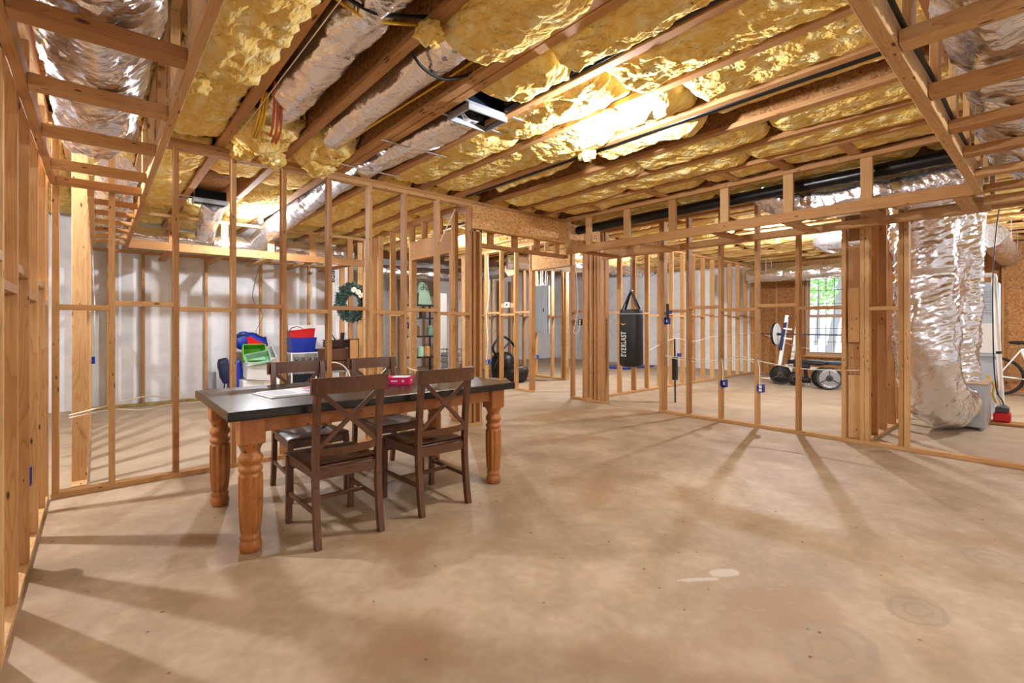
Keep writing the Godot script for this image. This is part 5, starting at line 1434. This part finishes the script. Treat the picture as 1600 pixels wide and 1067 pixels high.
func build_wiring():
	outlet_box("blue outlet box high on the post beside the punching bag doorway", Vector3(5.955, 1.285, -3.59))
	outlet_box("blue outlet box low on a partition stud with two cables dropping into it", Vector3(5.955, 0.49, -2.79))
	outlet_box("blue outlet box with white double socket on a partition stud", Vector3(5.955, 0.475, -2.345), -PI / 2, 2)
	outlet_box("blue outlet box on the gym wall studs beside the floor cable", Vector3(8.9, 0.60, -5.04), 0.0)
	outlet_box("blue outlet box with white socket on the strand board wall", Vector3(12.64, 0.85, -4.55), -PI / 2, 2)
	outlet_box("blue outlet box low on the hall stud beside the vacuum", Vector3(5.955, 0.475, -7.62), -PI / 2, 2)
	outlet_box("blue outlet box on the stud below the breaker panel", Vector3(7.79, 0.46, -8.1), -PI / 2, 2)
	outlet_box("blue outlet box on the storage room side stud", Vector3(-0.03, 0.76, -8.45), PI / 2)
	outlet_box("blue outlet box low on the wall under the narrow soffit", Vector3(-0.262, 0.46, -3.48), PI / 2)
	outlet_box("grey outlet box at switch height on the doorway post", Vector3(5.955, 1.27, -5.16), -PI / 2, 2, M.iron)
	outlet_box("blue switch box on the storage room wall behind the wreath", Vector3(3.43, 1.22, -6.30), -PI / 2)
	outlet_box("blue box above the heap of bins on a furring stud", Vector3(2.20, 0.97, -9.10), 0.0)
	var V = func(x, y, z): return Vector3(x, y, z)
	var list = [
		["white cable threaded through the studs in front of the gym", M.cable, 0.006, [V.call(6.0, 0.80, -3.66), V.call(6.01, 0.78, -3.28), V.call(6.0, 0.77, -2.84), V.call(6.0, 0.84, -2.62), V.call(6.0, 0.80, -2.40), V.call(6.0, 0.74, -1.95), V.call(6.0, 0.75, -1.5), V.call(6.03, 0.77, -1.3)]],
		["second white cable looping through the partition studs", M.cable, 0.006, [V.call(6.02, 0.79, -3.66), V.call(6.03, 0.74, -3.28), V.call(6.02, 0.745, -2.84), V.call(6.02, 0.81, -2.6), V.call(6.02, 0.76, -2.40)]],
		["white cable dropping to the low blue outlet box", M.cable, 0.006, [V.call(5.97, 0.80, -2.82), V.call(5.955, 0.72, -2.80), V.call(5.95, 0.62, -2.79), V.call(5.94, 0.53, -2.79)]],
		["white cable dropping to the double socket box", M.cable, 0.006, [V.call(5.97, 0.82, -2.38), V.call(5.955, 0.72, -2.355), V.call(5.95, 0.62, -2.35), V.call(5.94, 0.52, -2.345)]],
		["white cable through the gym wall studs", M.cable, 0.006, [V.call(7.8, 0.75, -5.05), V.call(8.6, 0.95, -5.02), V.call(9.4, 0.88, -5.04), V.call(10.2, 0.96, -5.02), V.call(11.4, 1.0, -5.04), V.call(12.5, 1.0, -4.9), V.call(12.64, 0.72, -4.2), V.call(12.64, 0.62, -3.4), V.call(12.64, 0.7, -2.6)]],
		["pair of pale cables strung low across the rear stud wall", M.cable, 0.006, [V.call(-0.16, 0.55, -4.93), V.call(0.08, 0.62, -4.80), V.call(0.30, 0.66, -4.83), V.call(0.48, 0.63, -4.80), V.call(0.89, 0.60, -4.80)]],
		["slack pale cable low across the rear stud wall", M.cable, 0.006, [V.call(-0.16, 0.53, -4.93), V.call(0.08, 0.58, -4.82), V.call(0.28, 0.55, -4.85), V.call(0.48, 0.58, -4.82), V.call(0.89, 0.57, -4.82)]],
		["white cable zigzagging down the storage room side studs", M.cable, 0.007, [V.call(-0.05, 2.2, -7.9), V.call(-0.04, 1.75, -8.0), V.call(-0.03, 1.55, -8.3), V.call(-0.03, 1.2, -8.0), V.call(-0.03, 0.95, -8.3), V.call(-0.03, 0.8, -8.45)]],
		["thin dark wire looped on the furring stud above the heap of bins", M.iron, 0.004, [V.call(2.10, 2.2, -9.08), V.call(2.0, 1.7, -9.06), V.call(2.16, 1.4, -9.06), V.call(2.05, 1.1, -9.05), V.call(2.2, 0.98, -9.06)]],
		["white cable bent over the doorway header by the rear partition", M.cable, 0.006, [V.call(3.33, 2.66, -4.90), V.call(3.25, 2.45, -4.95), V.call(3.18, 2.26, -5.0)]],
		["white cable looping beside the storage doorway stud", M.cable, 0.006, [V.call(3.50, 1.15, -6.32), V.call(3.42, 0.8, -6.3), V.call(3.40, 0.62, -6.25), V.call(3.43, 0.58, -5.8), V.call(3.45, 0.66, -5.25)]],
		["white cable hanging on the hall stud by the thermostat", M.cable, 0.008, [V.call(5.95, 2.6, -7.6), V.call(5.95, 1.9, -7.55), V.call(5.94, 1.4, -7.62), V.call(5.94, 0.9, -7.58), V.call(5.94, 0.52, -7.62)]],
		["white cable curling down the doorway post to the grey box", M.cable, 0.006, [V.call(5.98, 2.5, -5.30), V.call(5.96, 1.9, -5.22), V.call(5.95, 1.45, -5.2), V.call(5.93, 1.12, -5.27), V.call(5.94, 1.10, -5.18), V.call(5.95, 1.22, -5.16)]],
		["yellow cable running along the bay of the straight foil duct", M.yellow_cable, 0.007, [V.call(1.68, 2.80, 0.5), V.call(1.66, 2.79, -1.6), V.call(1.68, 2.80, -2.4), V.call(1.60, 2.77, -3.4), V.call(1.56, 2.75, -4.1), V.call(1.5, 2.74, -4.3)]],
		["yellow cable crossing under the foil duct with the orange cables", M.yellow_cable, 0.008, [V.call(0.80, 2.80, -2.25), V.call(1.0, 2.735, -2.22), V.call(1.28, 2.80, -2.18)]],
		["black cable crossing beside the yellow one under a foil duct", M.black, 0.010, [V.call(0.80, 2.815, -2.22), V.call(1.0, 2.73, -2.15), V.call(1.28, 2.815, -2.12)]],
		["black cable crossing under the long straight foil duct", M.black, 0.010, [V.call(1.28, 2.80, -2.35), V.call(1.40, 2.735, -2.42), V.call(1.58, 2.725, -2.45), V.call(1.76, 2.80, -2.40)]],
		["black cable curving down inside the wide soffit", M.black, 0.009, [V.call(1.6, 2.32, -0.365), V.call(2.2, 2.30, -0.365), V.call(2.8, 2.315, -0.365), V.call(3.4, 2.30, -0.365), V.call(3.9, 2.31, -0.365)]],
		["thin white wire stretched along the first joist", M.cable, 0.003, [V.call(0.85, 2.735, -0.5), V.call(0.845, 2.735, -2.5), V.call(0.84, 2.735, -4.2)]]]
	for i in 3: list.append(["orange cables dropping out of the foil duct bay", M.orange_cable, 0.008, [V.call(0.87 + 0.02 * i, 2.82, -3.35), V.call(0.93 + 0.025 * i, 2.74, -3.6), V.call(1.0 + 0.03 * i, 2.70, -3.95), V.call(1.05 + 0.03 * i, 2.70, -4.4)]])
	for i in 3: list.append(["yellow cables dropping beside the orange ones", M.yellow_cable, 0.008, [V.call(0.84 + 0.015 * i, 2.80, -3.5), V.call(0.86 + 0.02 * i, 2.70, -3.75), V.call(0.90 + 0.02 * i, 2.68, -4.1), V.call(0.98 + 0.03 * i, 2.68, -4.45)]])
	for q in list:
		var o = obj(self, "cable", tube(curve(q[3], 0.05), q[2], 6), q[1])
		tag(o, q[0], "cable", "cables through the framing" if q[0].begins_with("orange cables") or q[0].begins_with("yellow cables") else "")
	# black strap hung on the post by the doorway and a black pole bag behind it
	var s = thing("resistance_strap", "black strap with blue clip hanging on the doorway post", "strap", Vector3(5.95, 1.30, -3.56), -PI / 2)
	obj(s, "webbing", cbox(0.04, 0.22, 0.012, 0.003), M.black, Vector3(0, 0.11, 0.01))
	obj(s, "clip", cbox(0.07, 0.05, 0.03, 0.006), M.blue, Vector3(0.02, 0.10, 0.0))
	var g = thing("pole_bag", "slim black pole with padded sleeve leaning on the gym studs", "pole", Vector3(6.9, 0.0, -4.0))
	obj(g, "pole", tube([Vector3(0, 0, 0), Vector3(0.12, 1.0, -0.08)], 0.014, 8), M.black)
	obj(g, "sleeve", tube([Vector3(0.04, 0.35, -0.028), Vector3(0.085, 0.72, -0.057)], 0.045, 14), M.black)

# ------------------------------------------------------------------ outdoors
func build_outdoors():
	var gr = obj(self, "ground", cbox(60, 0.2, 80, 0.001), M.straw, Vector3(42.95, -0.05, -8.0))
	tag(gr, "pale sunlit yard outside the window", "", "", "structure")
	var spots = [[19.0, -5.25, 0.12, 0.25, "leaning grey tree trunk seen through the window"], [24.5, -6.0, 0.05, -0.1, "slim tree outside behind the leaning trunk"], [30.0, -8.9, 0.07, 0.1, "slender tree at the back of the yard"], [36.0, -9.2, 0.06, 0.05, "tree well behind the slender one"], [43.0, -12.5, 0.08, 0.0, "far tree at the edge of the yard"]]
	for s in spots:
		var t = thing("tree", s[4], "tree", Vector3(s[0], 0.04, s[1]))
		obj(t, "trunk", tube(curve([Vector3(0, 0, 0), Vector3(s[3] * 0.5, 2.0, s[3] * 1.2), Vector3(s[3] * 0.8, 4.0, s[3] * 2.0), Vector3(s[3], 7.0, s[3] * 2.6)], 0.3), s[2], 12, s[2] * 0.15), M.bark)
		var st = begin()
		for i in 900:
			var p := Vector3(clampf(rng.randfn(0, 1.2), -2.4, 2.4), rng.randf_range(2.1, 6.0), clampf(rng.randfn(0, 1.2), -2.4, 2.4))
			var a := Vector3(rng.randf() - 0.5, rng.randf() - 0.5, rng.randf() - 0.5).normalized()
			var b := a.cross(Vector3(rng.randf(), rng.randf(), rng.randf())).normalized()
			var z := rng.randf_range(0.07, 0.16)
			quad(st, p - a * z, p + b * z * 0.45, p + a * z, p - b * z * 0.45, a.cross(b).normalized())
		tag(obj(t, "foliage", st.commit(), M.foliage), "", "", "", "stuff")
		for i in 4: obj(t, "branch", tube(curve([Vector3(s[3] * 0.5, 1.4 + 0.5 * i, s[3] * 1.1), Vector3(0.4 * (i - 1.5), 1.8 + 0.5 * i, 0.5 * (1 if i % 2 else -1)), Vector3(0.8 * (i - 1.5), 2.0 + 0.5 * i, 1.0 * (1 if i % 2 else -1))], 0.2), s[2] * 0.18, 6), M.bark)
